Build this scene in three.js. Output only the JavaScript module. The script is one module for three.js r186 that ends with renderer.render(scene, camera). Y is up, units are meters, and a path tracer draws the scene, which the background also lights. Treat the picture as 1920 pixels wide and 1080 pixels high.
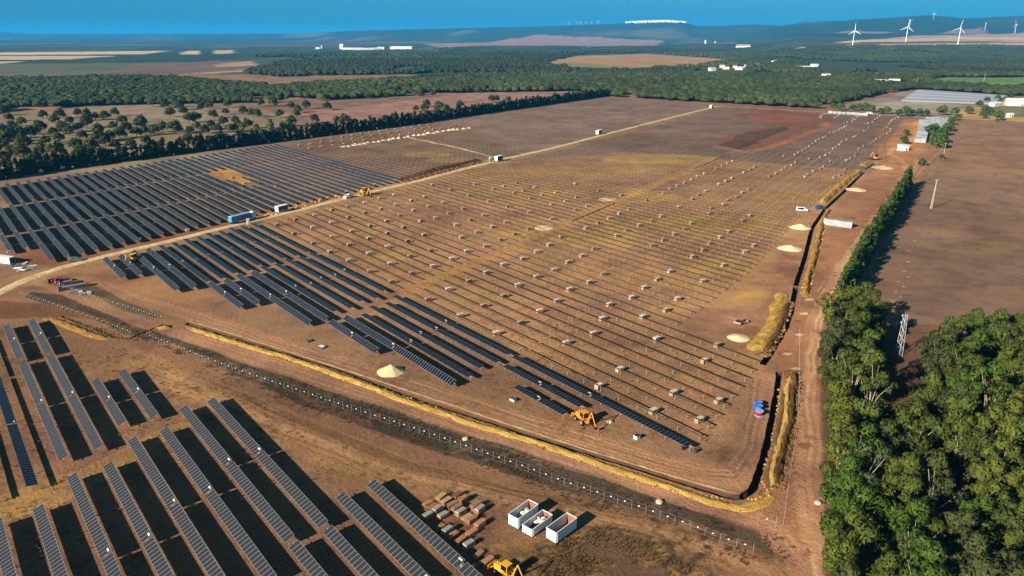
import * as THREE from 'three';
import { mergeGeometries } from 'three/addons/utils/BufferGeometryUtils.js';
import { RoundedBoxGeometry } from 'three/addons/geometries/RoundedBoxGeometry.js';

// ---------------------------------------------------------------- camera, sky, sun, exposure
const scene = new THREE.Scene();
const FOCAL = 1377, EYE = 89, PITCH = Math.atan(475 / FOCAL);
const camera = new THREE.PerspectiveCamera((2 * Math.atan(540 / FOCAL) * 180) / Math.PI, 16 / 9, 1, 120000);
camera.position.set(0, EYE, 0);
camera.rotation.x = -PITCH;
const renderer = new THREE.WebGLRenderer({ antialias: true });
renderer.toneMapping = THREE.LinearToneMapping;
renderer.toneMappingExposure = 2.05;
renderer.shadowMap.enabled = true;

const SUN_AZ = (47.6 + 180) * Math.PI / 180, SUN_EL = 23.5 * Math.PI / 180;
const sunDir = new THREE.Vector3(Math.sin(SUN_AZ) * Math.cos(SUN_EL), Math.sin(SUN_EL), -Math.cos(SUN_AZ) * Math.cos(SUN_EL));
const sun = new THREE.DirectionalLight(new THREE.Color().setRGB(1, 0.91, 0.81), 5);
sun.name = 'sun';
sun.position.copy(sunDir).multiplyScalar(3000).add(new THREE.Vector3(0, 0, -300));
sun.target.position.set(0, 0, -300);
sun.castShadow = true;
sun.shadow.mapSize.set(4096, 4096);
Object.assign(sun.shadow.camera, { left: -900, right: 900, top: 900, bottom: -900, near: 10, far: 8000 });
scene.add(sun, sun.target);

// seeded random numbers and noise
let seedNow = 7;
const reseed = (n) => { seedNow = n | 0; };
const rnd = () => { seedNow = (seedNow + 0x6d2b79f5) | 0; let t = Math.imul(seedNow ^ (seedNow >>> 15), 1 | seedNow); t = (t + Math.imul(t ^ (t >>> 7), 61 | t)) ^ t; return ((t ^ (t >>> 14)) >>> 0) / 4294967296; };
const rr = (a, b) => a + (b - a) * rnd();
const hash2 = (x, y) => { let h = Math.imul(x, 374761393) + Math.imul(y, 668265263); h = Math.imul(h ^ (h >>> 13), 1274126177); return ((h ^ (h >>> 16)) >>> 0) / 4294967296; };
const smooth = (t) => t * t * (3 - 2 * t);
function vnoise(x, y) {
  const i = Math.floor(x), j = Math.floor(y), u = smooth(x - i), v = smooth(y - j);
  const a = hash2(i, j), b = hash2(i + 1, j), c = hash2(i, j + 1), d = hash2(i + 1, j + 1);
  return a + (b - a) * u + (c - a) * v + (a - b - c + d) * u * v;
}
const fbm = (x, y, n = 4) => { let s = 0, a = 0.5, t = 0; for (let k = 0; k < n; k++) { s += a * vnoise(x + k * 17.3, y - k * 9.7); t += a; a *= 0.5; x *= 2.03; y *= 2.03; } return s / t; };
const clamp = (x, a = 0, b = 1) => Math.min(b, Math.max(a, x));
const lerp = (a, b, t) => a + (b - a) * t;
const lin = (hex) => new THREE.Color(hex);

const ORD = ['first', 'second', 'third', 'fourth', 'fifth', 'sixth', 'seventh', 'eighth', 'ninth', 'tenth', 'eleventh', 'twelfth'];
const ordinal = (n) => (n <= 12 ? ORD[n - 1] : n + (n % 100 > 10 && n % 100 < 14 ? 'th' : ['th', 'st', 'nd', 'rd'][n % 10] ?? 'th'));

// the sky: clear deep blue air with faint streaks of high cloud
{
  const Wd = 1024, Hd = 512, data = new Float32Array(Wd * Hd * 4);
  const low = [0.012, 0.128, 0.235], mid = [0.046, 0.198, 0.292], zen = [0.006, 0.021, 0.05];
  for (let j = 0; j < Hd; j++) {
    const el = ((j + 0.5) / Hd - 0.5) * 180;
    for (let i = 0; i < Wd; i++) {
      const az = ((i + 0.5) / Wd) * 2 * Math.PI;
      const a = clamp((el + 0.3) / 5), b = smooth(clamp((el - 4) / 48));
      const streak = fbm(Math.cos(az) * 3 + 9, Math.sin(az) * 3 + el * 0.16, 4);
      const veil = smooth(clamp((streak - 0.42) / 0.4)) * clamp((el + 1) / 5) * clamp((70 - el) / 60) * 0.5;
      for (let c = 0; c < 3; c++) {
        let v = lerp(lerp(low[c], mid[c], smooth(a)), zen[c], b);
        v *= 1 - 0.3 * Math.cos(az) * (1 - b);
        v = lerp(v, v * 0.8 + [0.035, 0.05, 0.055][c], veil);
        if (el < -1) v = [0.05, 0.04, 0.035][c];
        data[(j * Wd + i) * 4 + c] = v;
      }
      data[(j * Wd + i) * 4 + 3] = 1;
    }
  }
  const t = new THREE.DataTexture(data, Wd, Hd, THREE.RGBAFormat, THREE.FloatType);
  t.mapping = THREE.EquirectangularReflectionMapping;
  t.magFilter = THREE.LinearFilter;
  t.needsUpdate = true;
  scene.background = t;
  scene.environment = t;
}
scene.fog = new THREE.FogExp2(new THREE.Color().setRGB(0.05, 0.5, 1.0), 0.000048);

// ---------------------------------------------------------------- survey: plan positions
// the site was surveyed from the photograph: ground(px, py) gives the plan position [x, d] (metres right of and ahead of
// the camera) of a photographed ground point lying at height h
const cosP = Math.cos(PITCH), sinP = Math.sin(PITCH);
function ground(px, py, h = 0) {
  const u = px - 960, v = py - 540, k = (EYE - h) / (FOCAL * sinP + v * cosP);
  return [u * k, (FOCAL * cosP - v * sinP) * k];
}
const plan = (list, h = 0) => list.map(([a, b]) => ground(a, b, h));
function seen(x, d, h = 0) { const y = EYE - h, zc = d * cosP + y * sinP, yc = y * cosP - d * sinP; return [960 + (FOCAL * x) / zc, 540 + (FOCAL * yc) / zc]; }
// the tracker rows run along s (to the far left), t counts across the rows to the right
const ROW_AZ = (-39.1 * Math.PI) / 180, sA = Math.sin(ROW_AZ), cA = Math.cos(ROW_AZ), ROW_TURN = (129.1 * Math.PI) / 180;
const fromST = (s, t) => [s * sA + t * cA, s * cA - t * sA];
const toST = (x, d) => [x * sA + d * cA, x * cA - d * sA];
const inside = (x, y, p) => { let c = false; for (let i = 0, j = p.length - 1; i < p.length; j = i++) if ((p[i][1] > y) !== (p[j][1] > y) && x < ((p[j][0] - p[i][0]) * (y - p[i][1])) / (p[j][1] - p[i][1]) + p[i][0]) c = !c; return c; };
function along(pts, step) { // even points along a polyline
  const out = []; let left = 0;
  for (let i = 0; i + 1 < pts.length; i++) {
    const [ax, ay] = pts[i], [bx, by] = pts[i + 1], L = Math.hypot(bx - ax, by - ay);
    let q = left; for (; q < L; q += step) out.push([ax + ((bx - ax) * q) / L, ay + ((by - ay) * q) / L, Math.atan2(bx - ax, by - ay)]);
    left = q - L;
  }
  return out;
}
const lineAt = (tab, x) => { if (x <= tab[0][0]) return tab[0][1]; for (let i = 1; i < tab.length; i++) if (x <= tab[i][0]) return lerp(tab[i - 1][1], tab[i][1], (x - tab[i - 1][0]) / (tab[i][0] - tab[i - 1][0])); return tab[tab.length - 1][1]; };

// ---------------------------------------------------------------- builders
const names = new Map();
const numbered = (n) => { const k = names.get(n) ?? 0; names.set(n, k + 1); return k ? n + '_' + String(k).padStart(3, '0') : n; };
function mesh(name, geo, m, parent) { const o = new THREE.Mesh(geo, m); o.name = name; o.castShadow = o.receiveShadow = true; if (parent) parent.add(o); return o; }
function tag(o, label, category, group) { o.userData.kind = 'thing'; o.userData.label = label; o.userData.category = category; if (group) o.userData.group = group; return o; }
function thing(name, x, d, turn = 0, label, category, group, y = 0) {
  const o = new THREE.Group(); o.name = numbered(name); o.position.set(x, y, -d); o.rotation.y = turn;
  if (label) tag(o, label, category, group);
  scene.add(o); return o;
}
function single(name, geo, m, x, d, turn, label, category, group, y = 0) { const o = mesh(numbered(name), geo, m, scene); o.position.set(x, y, -d); o.rotation.y = turn; tag(o, label, category, group); return o; }
function copyOf(src, x, d, turn, label, group, y = 0) { const o = src.clone(); o.name = numbered(src.name.replace(/_\d{3}$/, '')); o.position.set(x, y, -d); o.rotation.y = turn; o.userData = { ...src.userData }; if (label) o.userData.label = label; if (group) o.userData.group = group; scene.add(o); return o; }
function structure(name, geo, m, kind = 'structure') { const o = mesh(numbered(name), geo, m, scene); o.userData.kind = kind; return o; }
const box = (w, h, l, x = 0, y = 0, z = 0, ry = 0, rx = 0, rz = 0) => { const g = new THREE.BoxGeometry(w, h, l); if (rx) g.rotateX(rx); if (rz) g.rotateZ(rz); if (ry) g.rotateY(ry); return g.translate(x, y, z); };
const rbox = (w, h, l, x = 0, y = 0, z = 0, r = 0.06) => new RoundedBoxGeometry(w, h, l, 2, r).translate(x, y, z);
const bar = (a, b, r, n = 6, r2 = r) => { const A = new THREE.Vector3(...a), B = new THREE.Vector3(...b), dir = B.clone().sub(A), g = new THREE.CylinderGeometry(r2, r, dir.length(), n); g.applyQuaternion(new THREE.Quaternion().setFromUnitVectors(new THREE.Vector3(0, 1, 0), dir.normalize())); return g.translate((A.x + B.x) / 2, (A.y + B.y) / 2, (A.z + B.z) / 2); };
const disc = (r, w, x, y, z, n = 18) => new THREE.CylinderGeometry(r, r, w, n).rotateX(Math.PI / 2).translate(x, y, z);
const merge = (l) => mergeGeometries(l.map((g) => (g.index ? g.toNonIndexed() : g)).map((g) => { for (const k of Object.keys(g.attributes)) if (!['position', 'normal', 'uv'].includes(k)) g.deleteAttribute(k); return g; }));
const std = (hex, rough = 0.85, metal = 0, more = {}) => new THREE.MeshPhysicalMaterial({ color: hex, roughness: rough, metalness: metal, specularIntensity: rough > 0.75 ? 0.25 : 0.8, ...more });
function noiseTexture(n, f, srgb = false, base = 0, gain = 255) {
  const d = new Uint8Array(n * n * 4);
  for (let j = 0; j < n; j++) for (let i = 0; i < n; i++) { // tileable by blending
    const x = (i / n) * f, y = (j / n) * f, u = i / n, v = j / n;
    const a = fbm(x, y, 5), b = fbm(x + f, y, 5), c = fbm(x, y + f, 5), e = fbm(x + f, y + f, 5);
    const w = (a * u + b * 0 + b * (1 - u) - b * 0) * v + (c * u + e * (1 - u)) * (1 - v);
    const q = clamp((w - 0.5) * 1.9 + 0.5) * gain + base, o = (j * n + i) * 4; d[o] = d[o + 1] = d[o + 2] = clamp(q, 0, 255); d[o + 3] = 255;
  }
  const t = new THREE.DataTexture(d, n, n); t.wrapS = t.wrapT = THREE.RepeatWrapping; t.magFilter = THREE.LinearFilter; if (srgb) t.colorSpace = THREE.SRGBColorSpace; t.needsUpdate = true; return t;
}
const grain = noiseTexture(512, 24);
const tiled = (t, rx, ry) => { const c = t.clone(); c.repeat.set(rx, ry); c.needsUpdate = true; return c; };

// ---------------------------------------------------------------- the ground
// soils, tracks and stains, drawn in plan
const marks = [];
const area = (hex, alpha, pts, soft = 0, h = 0) => marks.push({ hex, alpha, pts: plan(pts, h), soft });
const track = (hex, alpha, width, pts, soft = 0) => marks.push({ hex, alpha, line: true, width, pts: plan(pts), soft });
const ell = (cx, cy, rx, ry, n = 14) => Array.from({ length: n }, (_, i) => [cx + rx * Math.cos((i / n) * 6.283), cy + ry * Math.sin((i / n) * 6.283)]);
// broad fields
area('#7f6150', 1, [[0, 240], [300, 205], [640, 180], [900, 168], [1100, 168], [1145, 182], [700, 262], [0, 345]], 6);
area('#86755a', 0.9, [[0, 215], [330, 190], [560, 215], [420, 300], [0, 335]], 12);
area('#7b6a48', 0.7, [[0, 270], [300, 240], [430, 262], [330, 300], [0, 330]], 8);
area('#96705d', 0.8, [[560, 215], [880, 172], [1080, 172], [900, 195], [640, 240]], 8);
area('#7d6556', 1, [[820, 232], [1130, 182], [1345, 198], [1690, 222], [1640, 318], [1180, 285], [1000, 300], [930, 300], [700, 330], [560, 270]], 4);
area('#7b5f4a', 1, [[560, 268], [860, 232], [960, 290], [700, 345]], 6);
area('#9b7350', 1, [[500, 420], [700, 345], [930, 305], [1180, 285], [1640, 318], [1560, 400], [1510, 520], [1440, 690], [1350, 820], [1000, 660]], 6);
area('#6f5a4a', 0.8, [[1180, 250], [1350, 262], [1640, 300], [1620, 318], [1180, 285], [1050, 270]], 10);
// golden dry grass in the bare part
for (const [x, y, a, b, o] of [[1240, 298, 110, 9, 0.8], [1080, 320, 130, 8, 0.6], [1190, 370, 90, 9, 0.55], [1330, 420, 130, 15, 0.75], [1010, 440, 75, 10, 0.55], [1430, 560, 55, 13, 0.8], [1350, 500, 80, 14, 0.5], [1120, 450, 90, 14, 0.6], [940, 330, 80, 7, 0.55], [980, 360, 120, 9, 0.45], [1250, 520, 80, 18, 0.35], [860, 300, 60, 5, 0.5], [800, 290, 45, 4, 0.6], [690, 440, 40, 7, 0.5], [730, 480, 40, 8, 0.6], [1180, 420, 80, 10, 0.5], [1470, 370, 60, 9, 0.4], [1060, 600, 60, 12, 0.3], [900, 560, 60, 10, 0.3]]) area('#ad8445', o, ell(x, y, a, b), 5);
for (const [x, y, a, b, o] of [[820, 400, 90, 16, 0.5], [1000, 400, 60, 8, 0.5], [1080, 590, 90, 18, 0.5], [1200, 560, 70, 16, 0.4], [900, 470, 60, 10, 0.35], [1240, 640, 90, 20, 0.4], [1400, 460, 40, 14, 0.4], [1340, 590, 50, 12, 0.5], [600, 420, 60, 10, 0.35], [1230, 345, 80, 7, 0.5]]) area('#8d6048', o, ell(x, y, a, b), 6);
track('#a6793f', 0.8, 5, [[690, 600], [790, 535], [880, 500], [960, 470], [1060, 425], [1170, 380], [1230, 345], [1310, 315]], 3);
area('#b98a44', 0.8, [[385, 318], [420, 312], [478, 338], [455, 347], [400, 325]], 2);
area('#a06a40', 0.7, [[385, 322], [400, 316], [450, 345], [430, 345]], 2);
// red earth bowl at the far end
area('#7f503a', 0.9, [[1370, 215], [1470, 205], [1560, 218], [1555, 240], [1440, 285], [1360, 272], [1340, 262], [1450, 235]], 6);
area('#4f3c2e', 0.85, [[1350, 272], [1395, 250], [1470, 237], [1480, 243], [1420, 265], [1390, 282], [1360, 280]], 4);
track('#a56c4a', 0.95, 7, [[1345, 275], [1400, 285], [1440, 278], [1545, 240], [1550, 230]], 4);
area('#8e5a42', 0.8, [[1270, 180], [1700, 215], [1690, 225], [1350, 200]], 3);
// the right-hand margin between site and hedge
area('#96694a', 1, [[1640, 318], [1700, 225], [1790, 222], [1735, 330], [1660, 420], [1560, 560], [1535, 700], [1550, 1080], [1300, 1080], [1400, 940], [1440, 690], [1510, 520], [1560, 400]], 4);
area('#a8744d', 0.8, [[1650, 240], [1720, 228], [1740, 260], [1700, 330], [1640, 330]], 8);
area('#b98445', 0.7, [[1712, 228], [1722, 226], [1726, 252], [1712, 262], [1700, 275]], 2);
area('#8a5d48', 0.6, [[1380, 620], [1440, 560], [1470, 470], [1500, 500], [1430, 660]], 6);
track('#b58a62', 0.75, 3.2, [[1530, 1080], [1512, 950], [1515, 820], [1512, 720], [1530, 600], [1580, 500], [1640, 420], [1690, 350], [1700, 310]], 1.5);
track('#a9805b', 0.6, 2.2, [[1500, 640], [1560, 530], [1620, 440], [1670, 370], [1690, 330]], 1);
track('#b6875c', 0.8, 3, [[1700, 318], [1690, 298], [1664, 288], [1672, 280], [1700, 276], [1718, 262], [1722, 240]], 1.5);
track('#b6875c', 0.7, 2, [[1640, 306], [1664, 288], [1690, 268]], 1);
track('#a5785a', 0.6, 3, [[1560, 1080], [1535, 980], [1530, 850], [1528, 760]], 2);
for (const [x, y] of [[1490, 690], [1500, 626], [1508, 588], [1520, 562], [1476, 663]]) area('#d2b48c', 0.9, ell(x, y, 9, 2.2), 0.3);
// the big empty field on the right
area('#7d624d', 1, [[1790, 222], [2300, 240], [2600, 700], [1700, 700], [1600, 590], [1640, 470], [1735, 330]], 4);
area('#8c674f', 0.7, [[1790, 225], [2200, 240], [2200, 330], [1800, 330], [1745, 320]], 14);
area('#6a5543', 0.55, [[1650, 470], [1900, 440], [2100, 560], [1900, 640], [1620, 560]], 16);
area('#8a7050', 0.35, ell(1830, 450, 110, 26), 14);
track('#967154', 0.6, 2.5, [[1735, 340], [1760, 300], [1800, 250], [1812, 228]], 2);
track('#8f6f55', 0.5, 2, [[1760, 368], [1860, 382], [1930, 398]], 1);
for (let i = 0; i < 26; i++) { const y = 395 + i * 9.5; marks.push({ hex: '#d8ccb8', alpha: 0.8, pts: ell(...ground(1737 - i * 3.6 + (i % 2) * 12, y), 0.45, 0.45), soft: 0 }); }
// the near corner: tracks, verges, fence strip
area('#8a6345', 1, [[0, 600], [0, 520], [200, 490], [420, 600], [720, 700], [1000, 790], [1330, 870], [1420, 880], [1400, 940], [1200, 890], [900, 800], [640, 705], [340, 612], [240, 640]], 3);
area('#a3764f', 0.7, [[150, 505], [260, 490], [330, 520], [420, 560], [380, 580], [240, 540]], 5);
track('#a57a59', 0.75, 6, [[150, 520], [260, 560], [390, 600], [560, 660], [760, 720], [960, 785], [1150, 845], [1320, 893], [1385, 900], [1415, 850], [1432, 770], [1440, 710]], 3);
track('#94694d', 0.7, 2, [[300, 560], [480, 625], [700, 700], [900, 765]], 2);
area('#4d4030', 0.9, [[60, 548], [130, 556], [250, 612], [300, 625], [480, 690], [700, 760], [900, 822], [1100, 890], [1300, 955], [1480, 1010], [1500, 1060], [1400, 1060], [1290, 1010], [1060, 935], [1000, 900], [860, 860], [720, 815], [560, 770], [490, 735], [380, 685], [270, 640], [180, 600], [50, 556]], 1.2);
area('#3c3226', 0.7, [[480, 700], [560, 728], [800, 795], [980, 865], [1040, 890], [1000, 898], [860, 850], [680, 800], [520, 760]], 1);
area('#6b4a35', 0.6, [[560, 740], [640, 765], [700, 800], [640, 790]], 0.8);
area('#5d4c34', 0.85, [[90, 515], [140, 520], [310, 598], [240, 585], [150, 552], [70, 522]], 1.2);
area('#9a7253', 0.85, [[60, 530], [150, 545], [290, 606], [210, 590]], 1.5);
track('#a37656', 0.8, 5, [[335, 625], [480, 672], [700, 740], [900, 805], [1100, 868], [1300, 935], [1440, 985], [1530, 1080]], 2);
area('#6f4a30', 0.8, [[0, 565], [110, 572], [190, 598], [120, 594], [40, 600], [0, 596]], 2);
area('#8f6a4b', 0.8, [[0, 600], [90, 594], [120, 604], [30, 620]], 1.5);
area('#7b5a40', 1, [[0, 620], [120, 600], [330, 650], [560, 760], [900, 880], [1200, 960], [1420, 1060], [1440, 1140], [0, 1140]], 2);
area('#8d6646', 0.85, [[240, 650], [360, 700], [540, 790], [800, 880], [1060, 940], [1300, 985], [1480, 1060], [1480, 1090], [1240, 1010], [1000, 960], [760, 920], [500, 830], [350, 740], [230, 690]], 3);
area('#a1764f', 0.6, [[300, 680], [420, 730], [500, 790], [330, 735]], 2);
track('#9c7350', 0.6, 2.2, [[560, 800], [760, 880], [960, 930], [1200, 975], [1360, 1030]], 1.2);
area('#94703f', 0.75, [[0, 930], [150, 880], [340, 790], [345, 770], [420, 760], [330, 815], [240, 870], [120, 940], [0, 980]], 1);
area('#5a4733', 0.8, [[1050, 1010], [1150, 985], [1240, 1010], [1300, 1060], [1260, 1120], [1000, 1120], [1000, 1040]], 3);
area('#6c5239', 0.7, [[930, 1040], [1080, 1010], [1060, 1090], [950, 1110]], 2);
area('#c3a06a', 0.8, [[1522, 1032], [1530, 1035], [1545, 1080], [1535, 1090], [1524, 1060]], 0.4);
area('#8d6c3c', 0.8, [[80, 596], [115, 600], [210, 635], [180, 632], [110, 610]], 1);
// grove floor
area('#624a34', 1, [[1560, 560], [1640, 580], [1700, 640], [1960, 640], [2300, 1300], [1560, 1140], [1555, 900], [1540, 700]], 2);
area('#7b5a3e', 0.7, [[1690, 920], [1790, 900], [1830, 860], [1800, 960], [1720, 950]], 1.5);
area('#6d4f38', 0.8, [[1690, 610], [1780, 610], [1760, 680], [1700, 690]], 2);
// road shoulders
track('#94704a', 0.8, 13, [[0, 540], [110, 505], [260, 468], [480, 412], [700, 360], [930, 305], [1130, 258], [1345, 200]], 5);
area('#8c5a3a', 0.7, [[20, 470], [140, 470], [250, 440], [400, 405], [560, 385], [640, 365], [560, 395], [300, 455], [100, 500], [0, 490]], 3);
area('#4b3426', 0.8, [[760, 342], [850, 318], [905, 302], [895, 298], [820, 312], [750, 335]], 1);
track('#d7bd92', 0.9, 3, [[770, 258], [800, 265], [850, 275], [900, 288], [925, 294]], 0.6);
// beyond the site
area('#877566', 1, [[1560, 202], [1680, 178], [1690, 172], [1900, 182], [1840, 205], [1760, 222], [1640, 215]], 2);
area('#a1937c', 0.7, [[1620, 196], [1720, 186], [1800, 198], [1740, 212], [1640, 208]], 6);
area('#b08a55', 1, [[1790, 222], [1800, 205], [1860, 196], [1990, 180], [2060, 235]], 2);
area('#6b6a4c', 0.9, [[1850, 208], [1860, 198], [2060, 202], [2060, 225], [1850, 218]], 2);
area('#d0ae7c', 0.9, [[1850, 200], [1900, 186], [1990, 172], [1990, 190], [1900, 196]], 1.5);
area('#5f7a38', 1, [[1740, 150], [1770, 145], [2060, 148], [2060, 170], [1900, 166], [1830, 158]], 2);
area('#5a8534', 0.8, [[1850, 152], [2060, 152], [2060, 168], [1900, 164]], 2);

// loose specks (weeds, clods, stains) and wheel ruts
reseed(17);
function specks(hex, alpha, n, size, pts) {
  const p = plan(pts), xs = p.map((q) => q[0]), ds = p.map((q) => q[1]);
  for (let i = 0, k = 0; i < n * 8 && k < n; i++) { const x = rr(Math.min(...xs), Math.max(...xs)), d = rr(Math.min(...ds), Math.max(...ds)); if (!inside(x, d, p) || fbm(x / 11, d / 11, 3) < 0.46) continue; k++; const a = size * rr(0.4, 1.6), b = a * rr(0.4, 0.9), t = rr(0, 3.14); marks.push({ hex, alpha: alpha * rr(0.4, 1), soft: 0, pts: ell(0, 0, 1, 1, 9).map(([u, v]) => { const w = rr(0.6, 1.3); return [x + (u * a * Math.cos(t) - v * b * Math.sin(t)) * w, d + (u * a * Math.sin(t) + v * b * Math.cos(t)) * w]; }) }); }
}
function ruts(hex, alpha, spread, n, pts) {
  const base = along(plan(pts), 4);
  for (let k = 0; k < n; k++) { const o = rr(-spread, spread), s = rnd() * 99, cut = Math.floor(rnd() * base.length * 0.5), len = Math.floor(base.length * rr(0.35, 1)); for (const g of [-0.85, 0.85]) { const l = base.slice(cut, cut + len).map(([x, d, a], i) => { const q = o + g + (fbm(i * 0.12 + s, 2) - 0.5) * 3; return [x + Math.cos(a) * q, d - Math.sin(a) * q]; }); if (l.length > 2) marks.push({ hex, alpha: alpha * rr(0.5, 1), line: true, width: rr(0.3, 0.55), pts: l, soft: 0 }); } }
}
const innerTrack = [[150, 520], [260, 560], [390, 600], [560, 660], [760, 720], [960, 785], [1150, 845], [1320, 893], [1385, 900], [1415, 850], [1432, 770], [1440, 710]];
const outerTrack = [[335, 628], [480, 675], [700, 743], [900, 808], [1100, 871], [1300, 938], [1440, 988], [1530, 1080]];
const yardTrack = [[230, 670], [360, 715], [540, 800], [760, 885], [960, 935], [1200, 980], [1360, 1035], [1480, 1075]];
const sideTrack = [[1530, 1080], [1512, 950], [1515, 820], [1512, 720], [1530, 600], [1580, 500], [1640, 420], [1690, 350], [1720, 300]];
ruts('#b58c68', 0.5, 3, 7, innerTrack); ruts('#6d4a34', 0.45, 3, 6, innerTrack);
ruts('#b48a66', 0.5, 2.2, 6, outerTrack); ruts('#75503a', 0.45, 2.2, 5, outerTrack);
ruts('#a67c55', 0.5, 3.4, 8, yardTrack); ruts('#5e4229', 0.5, 3.6, 8, yardTrack);
ruts('#c8a27c', 0.7, 2.6, 10, sideTrack); ruts('#7a523a', 0.45, 3, 7, sideTrack);
ruts('#94683f', 0.5, 2, 4, [[0, 960], [150, 890], [330, 800], [430, 745]]);
ruts('#8f6d52', 0.5, 1.5, 3, [[1735, 340], [1760, 300], [1800, 250], [1812, 228]]);
const strip = [[60, 548], [130, 556], [250, 612], [480, 690], [700, 760], [900, 822], [1100, 890], [1300, 955], [1480, 1010], [1500, 1060], [1400, 1060], [1060, 935], [860, 860], [560, 770], [380, 685], [180, 600]];
specks('#2f271d', 0.75, 900, 0.7, strip); specks('#806347', 0.6, 420, 0.7, strip); specks('#8a6b43', 0.5, 150, 1.2, strip);
specks('#4e3a26', 0.5, 500, 0.7, [[230, 650], [560, 760], [900, 880], [1300, 985], [1480, 1060], [1000, 1110], [640, 900], [330, 760]]);
specks('#3d3020', 0.6, 420, 0.8, [[1000, 1020], [1150, 975], [1320, 1040], [1360, 1130], [960, 1130]]);
specks('#97703f', 0.5, 300, 0.9, [[900, 1020], [1150, 985], [1320, 1040], [1360, 1130], [900, 1130]]);
specks('#6a4a32', 0.5, 600, 0.8, [[420, 600], [1000, 660], [1350, 820], [1420, 880], [900, 790], [560, 690]]);
specks('#7a5534', 0.5, 1500, 1.1, [[560, 400], [930, 310], [1500, 320], [1520, 480], [1440, 690], [1350, 820], [960, 640]]);
specks('#b48a4a', 0.5, 1200, 1.3, [[600, 400], [930, 310], [1500, 320], [1520, 480], [1440, 690], [1300, 760], [960, 640]]);
specks('#5c3f2c', 0.5, 500, 1.4, [[1440, 690], [1510, 520], [1620, 350], [1720, 300], [1600, 520], [1530, 700], [1540, 1080], [1440, 1000]]);
specks('#5b4433', 0.5, 900, 1.6, [[1790, 222], [2100, 240], [2100, 640], [1700, 690], [1600, 590], [1735, 330]]);
specks('#927252', 0.4, 500, 2, [[1790, 222], [2100, 240], [2100, 640], [1700, 690], [1600, 590], [1735, 330]]);
specks('#8e6b3a', 0.5, 500, 0.8, [[0, 660], [240, 650], [560, 800], [640, 920], [880, 1080], [0, 1080]]);
specks('#584128', 0.5, 500, 0.7, [[0, 660], [240, 650], [560, 800], [640, 920], [880, 1080], [0, 1080]]);

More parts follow.
